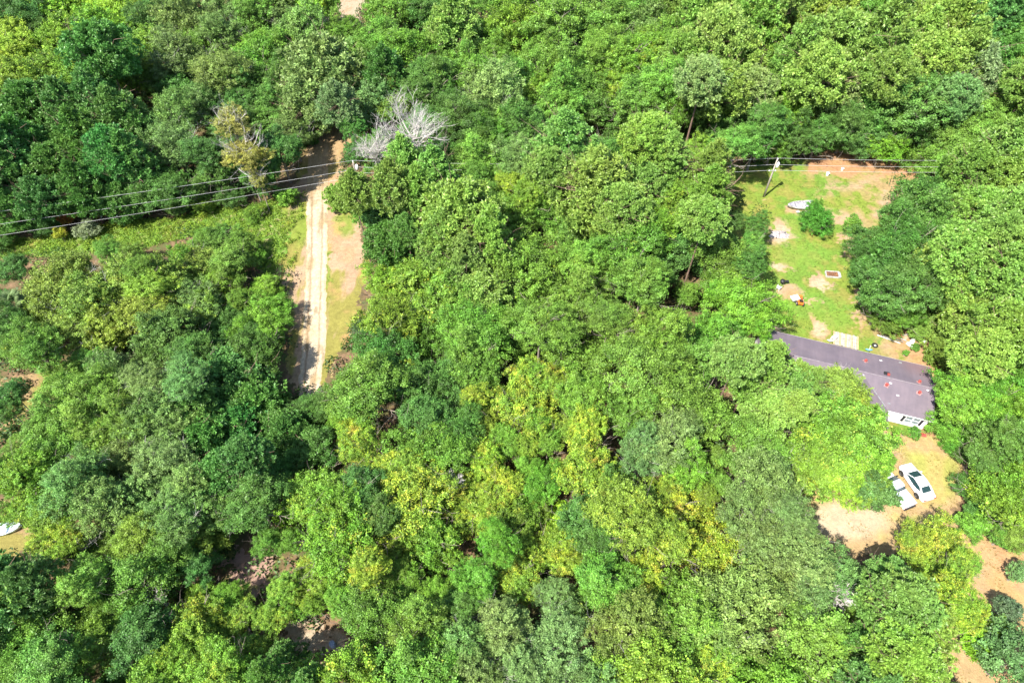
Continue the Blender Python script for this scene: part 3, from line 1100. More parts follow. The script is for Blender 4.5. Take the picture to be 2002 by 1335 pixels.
T('y', (790, 740, 30), (1040, 740, 36), (1150, 840, 40), (1090, 760, 34), (1060, 830, 30), (950, 900, 34), (700, 860, 40), (780, 920, 40), (1040, 1080, 46), (930, 1010, 44), (1100, 1080, 40), (1010, 1130, 40), (900, 960, 34), (980, 960, 36), (1310, 1060, 40), (1260, 1130, 36), (1300, 980, 40), (720, 1110, 36), (1390, 1300, 40), (930, 780, 28))
T('u', (1095, 1015, 34), (560, 1010, 24))
T('b', (1060, 950, 36), (930, 1140, 44), (970, 1060, 34), (1340, 920, 44))
T('g', (900, 1270, 58), (980, 1230, 58), (1080, 1260, 60), (1010, 1300, 50), (930, 1330, 50), (1300, 860, 54), (1260, 890, 44), (1500, 1080, 60), (1560, 1100, 58), (1562, 1042, 42), (1470, 1020, 54), (1540, 1020, 54), (1620, 1130, 50), (1590, 1180, 54), (1080, 1170, 34))
T('d', (800, 760, 56), (760, 700, 54), (830, 820, 50), (700, 960, 46), (740, 1010, 44), (900, 840, 44), (610, 880, 50), (500, 980, 54), (1150, 1020, 56), (1180, 1060, 44), (900, 1190, 36), (1200, 940, 36))

CMAP = ["lllogbggmmmmmpppppqq",
        "vvogdmggmdgmmvppppop",
        "qqqgdddmdggdmmdddmmm",
        "qqqdddpppmvpppppmmpp",
        "dovvm.mqppmmmddddddp",
        "dooomb.vvpmmmmddddpp",
        "dmdddbmmmmmmmmbddpop",
        "mmggqqdmdvymmmppobbb",
        "mggqqmvvmvvydgmvllbb",
        "vgggmdvvyybmvvmgllml",
        "vvmgmmvvvyvbvyggmyym",
        "qvmdbvvmbdmmvmgmmqym",
        "mmdvvvvmmmgggvmmmqmm",
        "mmdvvvvmmmgggvmmmqmm"]

_k = np.arange(16) * math.pi / 8


def clear_share(px, py, r):
    xs = np.concatenate([px + f * r * np.cos(_k) for f in (.6, .95)])
    ys = np.concatenate([py + f * r * np.sin(_k) for f in (.6, .95)])
    m = np.zeros(len(xs), bool)
    for poly in CLEAR:
        m |= inpoly(xs, ys, poly)
    return m.mean()


for row in H:
    code, px, py, rp = row[:4]
    f = 1.18
    while f > .82 and clear_share(px, py, rp * f) > .07:
        f -= .04
    hcf = KIND[code][6] * (1.05 + rng.normal() * .22)
    if 330 < px < 480 and 1120 < py < 1260:
        hcf *= .5
    if 380 < px < 620 and 420 < py < 900:
        hcf *= .42                      # low growth left of the track
    add_tree(code, px, py, rp * f, hc=hcf)


def clear_hit(px, py, r):
    k = np.arange(8) * math.pi / 4
    xs = np.concatenate([[px], px + .72 * r * np.cos(k)])
    ys = np.concatenate([[py], py + .72 * r * np.sin(k)])
    for poly in CLEAR:
        if inpoly(xs, ys, poly).any():
            return True
    return False


cand = []
sp = 3.6
j = 0
y = 6.0
while y < 178:
    x = -150 + (j % 2) * sp / 2
    while x < 150:
        cand.append((x + rng.normal() * .9, y + rng.normal() * .9))
        x += sp
    y += sp * .87
    j += 1
rng.shuffle(cand)
nfill = 0
for (x, y) in cand:
    hc = 8.5 + rng.normal() * 2.2
    px, py, z = proj(x, y, hc)
    if px < -60 or px > 2062 or py < -70 or py > 1400:
        continue
    code = CMAP[min(13, max(0, int(py // 100)))][min(19, max(0, int(px // 100)))]
    if code == '.':
        continue
    h0 = KIND[code][6]
    hc = hc * h0 / 8.5
    px, py, z = proj(x, y, hc)
    Rw = 3.3 + rng.random() * 1.6
    rp = Rw * FPX / z
    if clear_hit(px, py, rp):
        continue
    bad = False
    for (t, c2, qx, qy, qr, _, _) in trees:
        d = math.hypot(px - qx, (py - qy) * 1.1)
        if d < .50 * (rp + qr):
            bad = True
            break
    if bad:
        continue
    add_tree(code, px, py, rp, hc=hc)
    nfill += 1
# close the last gaps in the canopy with small low trees
HOLES = [(285, 1235, 62, 85), (800, 960, 34, 60), (1195, 885, 32, 22), (905, 1120, 24, 48), (960, 1200, 56, 24), (860, 150, 26, 55), (640, 1050, 40, 30),
         (760, 1020, 30, 50), (440, 690, 40, 26), (25, 540, 30, 40), (30, 690, 30, 40), (40, 770, 20, 50), (570, 320, 30, 34), (1250, 940, 14, 30), (1000, 290, 26, 26), (330, 1150, 44, 22), (1480, 560, 16, 50), (760, 880, 30, 30), (680, 1120, 20, 50), (1090, 985, 26, 26), (150, 180, 26, 20), (560, 960, 20, 40), (1020, 640, 22, 14), (1180, 470, 24, 20), (1600, 260, 60, 16), (200, 400, 50, 16)]
tx = np.array([[q[2], q[3], q[4]] for q in trees])
gaps = [(gx + rng.normal() * 5, gy + rng.normal() * 5) for gx in range(0, 2010, 22) for gy in range(0, 1340, 22)]
rng.shuffle(gaps)
ngap = 0
for gx, gy in gaps:
    d = np.hypot(tx[:, 0] - gx, tx[:, 1] - gy) / tx[:, 2]
    if d.min() < 1.06 or clear_share(gx, gy, 24) > .12:
        continue
    if any(((gx - a) / c) ** 2 + ((gy - b) / d_) ** 2 < 1 for a, b, c, d_ in HOLES):
        continue
    code = CMAP[min(13, max(0, int(gy // 100)))][min(19, max(0, int(gx // 100)))]
    code = {'p': 'm', 'q': 'd', 'r': 'g', '.': 'v', 'y': 'v', 'l': 'v', 'o': 'v'}.get(code, code)
    rp = 26 + 10 * rng.random()
    add_tree(code, gx, gy, rp * (.7 + gy / 1400 * .5), hc=3.2 + rng.random() * 1.6)
    tx = np.vstack([tx, [[gx, gy, rp]]])
    ngap += 1
print('trees', len(trees), 'fill', nfill, 'gap', ngap)

# single shrubs and bushes in the clearings, each with its own label
def shrub(code, px, py, rp, hc, label, **k):
    return add_tree(code, px, py, rp, hc=hc, label=label, cat='shrub', **k)


shrub('b', 1598, 434, 29, 1.9, 'leafy green bush alone on the lawn beside the weathered skiff', zs=1.5, color=(.08, .24, .03))
shrub('s', 1595, 406, 18, 1.6, 'small dark leafy bush hiding the stern of the weathered skiff', zs=1.2)
shrub('s', 1668, 440, 22, 1.6, 'low green bush at the right edge of the lawn, level with the lone bush')
shrub('t', 1712, 962, 46, 3.2, 'round glossy green shrub overhanging the pickup with the pale bed cover', color=(.085, .2, .05))
shrub('b', 1724, 908, 24, 3.0, 'green bush hanging over the front of the pickup, beside the white sedan')
shrub('s', 1752, 841, 11, .8, 'low clipped bush against the white wall of the mobile home, left of the window')
shrub('s', 1769, 845, 8, .7, 'small yellowish bush in the middle of the bushes below the white wall', yel=.4)
shrub('s', 1787, 847, 13, .9, 'rounded bush against the white wall of the mobile home, below the window')
shrub('u', 1915, 1255, 50, 2.6, 'lime green mounded shrub at the lower right below the dirt yard', rx=1.2)
shrub('u', 1945, 1228, 36, 2.4, 'lime green shrub touching the dark grey-green shrub at the lower right')
shrub('t', 1968, 1192, 34, 2.4, 'dark grey-green round shrub on the dirt at the lower right edge', color=(.08, .14, .065))
shrub('t', 1985, 1290, 60, 4.5, 'dark grey-green tree in the lower right corner below the shrubs', color=(.10, .20, .06))
shrub('t', 1992, 1120, 26, 2.0, 'sparse dark bush at the right edge of the dirt yard', color=(.10, .20, .06))
shrub('u', 1905, 1025, 32, 2.0, 'bright green shrub between the dirt yard and the yellow tree', color=(.12, .29, .03))
shrub('s', 1771, 690, 7, .5, 'knee-high weed clump on the red dirt behind the mobile home')
shrub('s', 1790, 678, 9, .6, 'low weed clump beside the scrap heap behind the mobile home')
shrub('w', 130, 425, 20, 1.6, 'orange and yellow bush under the power lines at the left', color=(.34, .17, .03))
shrub('w', 118, 458, 16, 1.4, 'yellow bush below the lowest power line at the far left')
shrub('s', 170, 450, 22, 1.6, 'pale grey-green bush below the power lines at the left', color=(.19, .24, .11))
shrub('s', 560, 385, 24, 1.6, 'bright bush at the left shoulder of the dirt track below the shadow', color=(.14, .3, .03))
shrub('t', 700, 640, 16, 2.2, 'small dark bush at the right edge of the dirt track', color=(.1, .18, .07))
shrub('s', 250, 712, 24, 1.6, 'pale scrubby bush at the end of the dry clearing on the left', color=(.19, .23, .1))

for _x, _y, _r, _l in ((1560, 735, 34, 'pale green pine top over the left end of the mauve-grey roof, the middle of three'),
                       (1592, 742, 30, 'pale green pine top over the left end of the mauve-grey roof, rightmost of three'),
                       (1522, 694, 30, 'pale green pine top over the left end of the mauve-grey roof, leftmost of three')):
    add_tree('p', _x, _y, _r, hc=8, label=_l, cat='tree')
for _x, _y, _r, _l in ((1645, 752, 38, 'olive bushy tree overhanging the front edge of the roof, the farther of two'),
                       (1672, 782, 34, 'olive bushy tree overhanging the front edge of the roof, the nearer of two')):
    add_tree('o', _x, _y, _r, hc=6.5, label=_l, cat='tree')

# ------------------------------------------------------------------ distinctive trees
def dead_tree(px, py, rp, hc, label, seed, levels=3):
    p = at(px, py, hc)
    z = (CAM_H - hc) / (SP + (py - 667.5) / FPX * CP)
    Rw = rp * z / FPX
    t = empty('dead_tree', (p.x, p.y, 0))
    me = branch_mesh('bare_branches', Rw, seed, M_dead, levels=levels, n0=13, up=.5, zfrom=-.6, r0=.12, reach=.95, nsub=5)
    b = link('bare_branches', me, t)
    b.location = (0, 0, hc)
    tr = link('trunk', trunk_mesh('trunk', M_dead, .2, seed), t)
    tr.scale = (1, 1, (hc - Rw * .5) / 10)
    tag(t, label, 'tree')
    return t


dead_tree(806, 262, 58, 12, 'bare grey-white dead tree, the larger of two, right of the dirt track top', 1)
for _i, (_x, _y, _r, _h, _l) in enumerate(((885, 945, 24, 5.5, 'bare fallen limb with pale twigs in the yellow-green trees left of centre bottom'),
                                           (1640, 1165, 30, 7.0, 'leaning pale dead stem among the trees below the sandy yard'),
                                           (1262, 862, 18, 8.0, 'small tuft of grey dead twigs right of the dark gap in the canopy'),
                                           (300, 1165, 26, 4.5, 'tangle of dead grey twigs in the dark hollow at the lower left'),
                                           (310, 880, 22, 6.5, 'pale dead twigs beside the small orange bush at the left'))):
    dead_tree(_x, _y, _r, _h, _l, 60 + _i, levels=2)
dead_tree(735, 300, 38, 11, 'bare grey dead tree, the smaller one leaning beside the hidden pole top', 2)


def half_dead(px, py, rp, hc, label, seed):
    t = add_tree('y', px, py, rp, hc=hc, label=label, color=(.23, .27, .06), yel=.35, cat='tree')
    z = (CAM_H - hc) / (SP + (py - 667.5) / FPX * CP)
    me = branch_mesh('bare_branches', rp * z / FPX, seed, M_dead, levels=3, n0=10, up=.6, zfrom=-.5, r0=.08, reach=1.25)
    b = link('bare_branches', me, t)
    b.location = (0, 0, hc)
    return t


half_dead(455, 245, 36, 12, 'half dead tree with yellow leaves and bare white upper branches', 3)
half_dead(478, 305, 36, 9, 'yellow-leaved tree just below the half dead white-branched tree', 4)
half_dead(505, 352, 20, 6, 'small yellow tree between the yellow-leaved tree and the power lines', 5)


def fan_palm(px, py, hc, label):
    p = at(px, py, hc)
    t = empty('fan_palm', (p.x, p.y, 0))
    tr = link('trunk', trunk_mesh('trunk', M_bark, .2, 3, .1), t)
    tr.scale = (1, 1, hc / 10)
    rs = random.Random(5)
    fr = []
    for v in range(3):
        V = []
        for k in range(15):
            a = -1.25 + 2.5 * k / 14
            L = 1.0 * (1 - .25 * abs(a) / 1.25) * rs.uniform(.9, 1.05)
            d = Vector((math.cos(a), math.sin(a), 0))
            s = Vector((-math.sin(a), math.cos(a), 0)) * .055
            o = Vector((.85, 0, .12))
            V += [o, o + d * L * .55 + s + Vector((0, 0, .03)), o + d * L + Vector((0, 0, -.25)), o + d * L * .55 - s - Vector((0, 0, .02))]
        V += [Vector((0, 0, 0)) + Vector((0, .02, 0)), Vector((.85, .03, .12)), Vector((.9, 0, .12)), Vector((0, -.02, 0))]
        fr.append(leaf_mesh('frond', np.array([tuple(q) for q in V]), np.full(16, .5), np.random.default_rng(v).random(16), M_weed))
    for i in range(34):
        o = link('frond', fr[i % 3], t)
        o.location = (0, 0, hc)
        u = i / 33
        o.rotation_euler = (rs.gauss(0, .25), -R(75) + u * R(105) + rs.gauss(0, .1), i * 2.4)
        sc = rs.uniform(1.15, 1.4)
        o.scale = (sc, sc, sc)
        o.color = (.13, .2, .075, .0) if u < .85 else (.3, .26, .1, .2)
    tag(t, label, 'palm tree')


fan_palm(25, 598, 6.0, 'fan palm with pale grey-green fronds at the left edge')

# ------------------------------------------------------------------ undergrowth, weeds, grass (uncountable)
def rand_pts(n, x0, x1, y0, y1):
    return rng.random(n) * (x1 - x0) + x0, rng.random(n) * (y1 - y0) + y0


def clumps(name, X, Y, rad, hgt, per, size, color, yel, mat, seed, aspect=.55, tall=False):
    rs = np.random.default_rng(seed)
    m = len(X)
    idx = np.repeat(np.arange(m), per)
    n = len(idx)
    sc = (.6 + .8 * rs.random(m))[idx]
    d = unit(rs.normal(size=(n, 3)) + np.array([0, 0, .7]))
    d[:, 2] = np.abs(d[:, 2])
    rr = .65 + .4 * rs.random(n)
    C = np.stack([X[idx] + d[:, 0] * rad * sc * rr, Y[idx] + d[:, 1] * rad * sc * rr, d[:, 2] * hgt * sc * rr + .03], 1)
    Nn = unit(d + rs.normal(size=(n, 3)) * .5 + np.array([0, 0, .4]))
    V = kites(C, Nn, size, rs, aspect)
    tl = rs.random(m)
    o = link(name, leaf_mesh(name, V, np.clip(tl[idx] * .8 + .2 * rs.random(n), 0, 1), rs.random(n), mat))
    o.color = (*color, yel)
    tag(o, kind='stuff')
    return o


def clear_mask(X, Y, soft=()):
    px, py = proj_np(X, Y)
    m = np.zeros(len(X), bool)
    for poly in CLEAR[:-1]:
        h = inpoly(px, py, poly)
        if any(poly is q for q in soft):
            h &= rng.random(len(X)) > .22
        m |= h
    return m


X, Y = rand_pts(3300, -118, 118, 10, 160)
px, py = proj_np(X, Y)
ok = (px > -60) & (px < 2060) & (py > -50) & (py < 1400) & ~clear_mask(X, Y, (PINK, SPUR, LEFT_A, LEFT_B))
house_poly = HOUSE_PX
ok &= ~inpoly(px, py, [(1490, 650), (1822, 700), (1850, 880), (1700, 900), (1490, 800)])
X, Y = X[ok], Y[ok]
o = clumps('undergrowth', X, Y, 1.6, 2.2, 90, .38, (.038, .09, .016), .0, M_weed, 51)  # leaf colour darkened to deepen the shaded pockets between crowns
tag(o, 'low shade-darkened undergrowth on the ground between the trees', 'undergrowth')

X, Y = rand_pts(26000, -100, -20, 60, 100)
px, py = proj_np(X, Y)
ok = inpoly(px, py, FIELD) | (inpoly(px, py, [(536, 400), (600, 375), (585, 470), (565, 560), (560, 500)]) & (fbm(X, Y, 1.5, 3) > .45))
X, Y = X[ok], Y[ok]
o = clumps('tall_weeds', X, Y, .42, .5, 16, .22, (.15, .26, .028), .16, M_weed, 52, .4)
tag(o, 'tall yellow-green weeds in the strip below the left power lines', 'weeds')

# short grass tufts on lawn, verge and yard
X, Y = rand_pts(42000, 25, 75, 15, 100)
px, py = proj_np(X, Y)
c = lawn_col(X, Y, px, py)
ok = inpoly(px, py, LAWN) & (c[:, 1] > c[:, 0] * 1.12) & (fbm(X, Y, .8, 3, 3.) > .47)
ok &= ~inpoly(px, py, [(1500, 655), (1822, 715), (1850, 900), (1700, 900), (1500, 800)])
X1, Y1 = X[ok][:9000], Y[ok][:9000]
o = clumps('lawn_grass', X1, Y1, .10, .08, 5, .13, (.11, .165, .028), .15, M_weed, 53, .3)
tag(o, 'short green grass tufts on the lawn', 'grass')
X, Y = rand_pts(30000, -42, -15, 35, 100)
px, py = proj_np(X, Y)
ok = inpoly(px, py, VERGE) & (fbm(X, Y * .4, 1.2, 3, 3.) > .5) & ~inpoly(px, py, [(x - w, y) for x, y, w in TRK] + [(x + w, y) for x, y, w in TRK[::-1]])
px, py = px[ok], py[ok]
X1, Y1 = X[ok], Y[ok]
vc = verge_col(X1, Y1, px, py)
ok = vc[:, 1] > vc[:, 0] * .95
X1, Y1 = X1[ok], Y1[ok]
o = clumps('verge_grass', X1, Y1, .12, .07, 5, .12, (.20, .24, .05), .1, M_weed, 54, .3)
tag(o, 'sparse dry grass tufts beside the dirt track', 'grass')
X, Y = rand_pts(30000, 25, 75, 10, 50)
px, py = proj_np(X, Y)
ok = inpoly(px, py, YARD) & (fbm(X, Y, 1.5, 3, 3.) > .6)
o = clumps('yard_grass', X[ok], Y[ok], .10, .06, 5, .12, (.19, .165, .04), .2, M_weed, 55, .3)
tag(o, 'thin dry grass tufts on the dirt yard', 'grass')

# ------------------------------------------------------------------ mobile home
HO = Vector((52.32, 50.13, 0))
ha = math.atan2(.303, -.953)                     # local +x runs left along the house, +y towards the camera
home = empty('mobile_home', HO, 0)
home.matrix_world = Matrix(((-.953, -.303, 0, HO.x), (.303, -.953, 0, HO.y), (0, 0, 1, 0), (0, 0, 0, 1)))
tag(home, 'white mobile home with a mauve-grey roof at the end of the lawn', 'house')
EZ, RZ, RV, FV = 2.6, 3.55, 4.1, 8.25
LEN = 21.0


def roof_z(v):
    return EZ + (RZ - EZ) * (v / RV) if v < RV else RZ - (RZ - EZ) * (v - RV) / (FV - RV)


# walls (solid shell inset under the eaves)
wb = MB()
wb.box((LEN / 2, (FV) / 2, EZ / 2 + .12), (LEN - .5, FV - .5, EZ - .24))
wb.add([(.25, .25, EZ), (.25, RV, RZ - .1), (.25, FV - .25, EZ), (.35, .25, EZ), (.35, RV, RZ - .1), (.35, FV - .25, EZ)],
       [(0, 1, 2), (5, 4, 3), (0, 3, 4, 1), (1, 4, 5, 2)])
wb.build('wall', M_siding, home)
# lap siding boards on the front wall that shows
for k in range(9):
    zz = .35 + k * .25
    MB().add([(.25, FV - .235, zz), (8, FV - .235, zz), (8, FV - .205, zz), (.25, FV - .205, zz), (.25, FV - .245, zz + .24), (8, FV - .245, zz + .24),
              (8, FV - .235, zz + .24), (.25, FV - .235, zz + .24)],
             [(0, 1, 2, 3), (4, 7, 6, 5), (3, 2, 6, 7), (0, 3, 7, 4), (1, 5, 6, 2)]).build('siding_board', M_siding, home)
rf = MB()
for (v0, v1) in ((-.05, RV), (RV, FV + .1)):
    z0, z1 = roof_z(max(v0, 0)), roof_z(min(v1, FV))
    a = [(-.05, v0, z0), (LEN, v0, z0), (LEN, v1, z1), (-.05, v1, z1)]
    rf.add(a + [(p[0], p[1], p[2] - .12) for p in a], [(0, 1, 2, 3), (7, 6, 5, 4), (0, 4, 5, 1), (1, 5, 6, 2), (2, 6, 7, 3), (3, 7, 4, 0)])
roof = rf.build('roof', M_roof, home)
# cross gable wing on the front left, mostly under the trees
W0, W1, WV = 5.1, 12.0, 11.0
WM = (W0 + W1) / 2
gz = RZ + .02
wz = EZ + .02
wing = MB()
tipv = RV + .15
for (u0, u1) in ((W0, WM), (WM, W1)):
    e = W0 if u0 == W0 else W1
    wing.add([(e, FV + .12, wz), (WM, tipv, gz), (WM, WV, gz), (e, WV, wz)] if e == W0 else [(WM, tipv, gz), (e, FV + .12, wz), (e, WV, wz), (WM, WV, gz)], [(0, 1, 2, 3)])
wing.add([(W0 + .2, FV - .3, .1), (W1 - .2, FV - .3, .1), (W1 - .2, WV - .3, .1), (W0 + .2, WV - .3, .1)], [(0, 1, 2, 3)])
wr = wing.build('wing_roof', M_roof, home)
ww = MB()
ww.box((WM, (FV + WV) / 2 - .2, EZ / 2), (W1 - W0 - .5, WV - FV, EZ - .1)).add(
    [(W0 + .25, WV - .3, EZ - .02), (W1 - .25, WV - .3, EZ - .02), (WM, WV - .3, gz - .1)], [(0, 1, 2)])
ww.build('wing_wall', M_siding, home)
# ridge cap, valley flashing, fascia, seams
MB().box((LEN / 2, RV, RZ + .015), (LEN, .16, .03)).build('ridge_cap', plain('ridge_cap', (.20, .17, .19), .7), home)
dv = (FV + .05 - tipv)
for k, (t0, t1) in enumerate(((.42, .60), (.62, .74), (.76, .90))):
    p0 = Vector((WM - (WM - W0) * t0, tipv + dv * t0, gz - (gz - wz) * t0 + .03))
    p1 = Vector((WM - (WM - W0) * t1, tipv + dv * t1, gz - (gz - wz) * t1 + .03))
    s = Vector((.045, .045, 0))
    MB().add([p0 - s, p0 + s, p1 + s, p1 - s] + [q - Vector((0, 0, .03)) for q in (p0 - s, p0 + s, p1 + s, p1 - s)],
             [(0, 1, 2, 3), (0, 4, 5, 1), (1, 5, 6, 2), (2, 6, 7, 3), (3, 7, 4, 0)]).build('valley_flashing', M_metal, home)
MB().box((3.7, FV + .115, EZ - .06), (7.6, .03, .16)).build('fascia', M_white, home)
MB().box((LEN / 2, -.07, EZ - .07), (LEN, .03, .16)).build('fascia', M_greywood, home)


def on_roof(px, py):
    """roof point (local u, v, z) seen at a pixel"""
    z = 3.3
    for _ in range(6):
        p = at(px, py, z) - HO
        u = p.x * -.953 + p.y * .303
        v = p.x * -.303 + p.y * -.953
        z = roof_z(min(max(v, 0), FV))
    return u, v, z


slope = math.atan2(RZ - EZ, RV)
for (px, py) in ((1733, 753), (1797, 747), (1797, 768), (1692, 706)):
    u, v, z = on_roof(px, py)
    sg = 1 if v < RV else -1
    a = []
    for k in range(12):
        t = k * math.pi / 6
        rr = .32 * (1 + .25 * math.sin(k * 2.3 + px))
        du, dv_ = rr * math.cos(t), rr * math.sin(t)
        a.append((u + du, v + dv_, roof_z(min(max(v + dv_, 0), FV)) + .012))
    f = MB().add(a, [tuple(range(12))]).build('stained_patch', M_pink, home)
    b = MB()
    b.tube([(u, v, z - .05), (u, v, z + .22)], [.17, .13], 8).tube([(u, v, z + .2), (u, v, z + .28)], [.18, .18], 8)
    b.build('roof_vent', M_red, f)
u, v, z = on_roof(1733, 731)
MB().box((u, v, z + .10), (.65, .42, .2), tilt=(0, 0)).build('roof_vent', M_black, home, bevel=.03)
MB().box((u - .2, v + .12, z + .13), (.3, .3, .2)).build('roof_vent', M_red, home)
for (px, py, s) in ((1741, 749, .16), (1755, 773, .16), (1738, 789, .18), (1814, 763, .15), (1687, 733, .14), (1722, 705, .16), (1760, 709, .2)):
    u, v, z = on_roof(px, py)
    MB().box((u, v, z + .02), (s * 1.8, s, .04), tilt=(0, 0)).build('roof_patch', M_white if s < .18 else M_metal, home)

# window pair with dark shutters on the front wall
uw = [at(px, py, 1.6) - HO for px, py in ((1766, 817), (1801, 824))]
us = [p.x * -.953 + p.y * .303 for p in uw]
uL, uR = max(us), min(us)
yf = FV - .2
for s in (uL, uR):
    MB().box((s, yf + .03, 1.55), (.30, .05, 1.25)).build('shutter', M_dark, home, bevel=.01)
wm = (uL + uR) / 2
hw = (uL - uR - .36) / 4
for s in (-1, 1):
    c = wm + s * hw
    fr = MB()
    fr.box((c, yf + .03, 2.16), (2 * hw - .04, .06, .06)).box((c, yf + .03, .96), (2 * hw - .04, .06, .06)).box((c, yf + .03, 1.56), (2 * hw - .16, .05, .05))
    fr.box((c - hw + .04, yf + .03, 1.56), (.06, .06, 1.14)).box((c + hw - .04, yf + .03, 1.56), (.06, .06, 1.14))
    w = fr.build('window', M_white, home)
    for zc in (1.27, 1.85):
        MB().box((c, yf + .012, zc), (2 * hw - .14, .02, .53)).build('pane', M_pane, w)
# small stoop at the right corner of the front wall
uc = Vector((uR - 1.0, FV + .4, 0))
st = MB().box((max(.9, uR - 1.1), FV + .45, .12), (.9, .7, .24)).box((max(.9, uR - 1.1), FV + .2, .36), (.9, .35, .22))
st.build('step', M_greywood, home)

# satellite dishes fixed near the rear eave
def dish(px, py, h, mat, label, r=.45):
    p = at(px, py, h)
    t = empty('satellite_dish', (p.x, p.y, 2.6), 2.5)
    b = MB()
    rings = []
    for k in range(5):
        rr = r * k / 4 + .001
        rings.append([(rr * math.cos(a * math.pi / 8), rr * math.sin(a * math.pi / 8) * .9, .18 * (rr / r) ** 2) for a in range(16)])
    b.loft(rings, caps=False)
    rings2 = [[(x, y, z - .02) for x, y, z in q] for q in rings]
    b.loft(rings2[::-1], caps=False)
    o = b.build('dish', mat, t, smooth=True)
    o.location = (0, 0, .55)
    o.rotation_euler = (R(38), 0, .6)
    MB().tube([(0, 0, -.02), (0, 0, .5)], .03, 6).build('mast', M_metal, t)
    m = MB().tube([(0, 0, 0), (.1, -.45, .38)], .015, 5).box((.1, -.45, .4), (.09, .09, .12))
    a = m.build('feed_arm', M_white, t)
    a.location = (0, 0, .55)
    tag(t, label, 'satellite dish', 'satellite dishes on the rear eave')


dish(1622, 670, 2.9, M_paleblue, 'pale satellite dish on the roof edge nearer the grey plank deck')
dish(1697, 688, 2.9, M_blue, 'blue satellite dish on the roof edge, right of the grey plank deck')

# ------------------------------------------------------------------ cars
def car_ring(x, prof):
    return [(x, y, z) for (y, z) in prof]


def wheel(parent, x, y, r=.33, w=.22):
    t = MB()
    n = 18
    rings = []
    for (dy, rr) in ((-w / 2, r * .62), (-w / 2, r * .93), (-w * .35, r), (w * .35, r), (w / 2, r * .93), (w / 2, r * .62)):
        rings.append([(x + rr * math.cos(k * 2 * math.pi / n), y + dy, r + rr * math.sin(k * 2 * math.pi / n)) for k in range(n)])
    t.loft(rings, caps=False)
    o = t.build('wheel', M_rubber, parent, smooth=True)
    s = 1 if y > 0 else -1
    rm = MB()
    ring = [[(x + rr * math.cos(k * 2 * math.pi / n), y + s * dy, r + rr * math.sin(k * 2 * math.pi / n)) for k in range(n)]
            for dy, rr in ((-.02, r * .64), (w / 2 - .02, r * .60), (w / 2 - .05, r * .5), (w / 2 - .06, r * .12), (w / 2 - .02, r * .08))]
    rm.loft(ring, caps=True)
    rm.build('rim', M_metal, o)


def section(w, zb, zs, zt, wt):
    """half-rounded body section from sill zb over shoulder zs to top zt"""
    return [(-w * .94, zb), (-w, zb + .12), (-w, zs - .12), (-w * .97, zs), (-wt, zt - .02), (-wt * .6, zt), (0, zt + .015), (wt * .6, zt), (wt, zt - .02),
            (w * .97, zs), (w, zs - .12), (w, zb + .12), (w * .94, zb)]


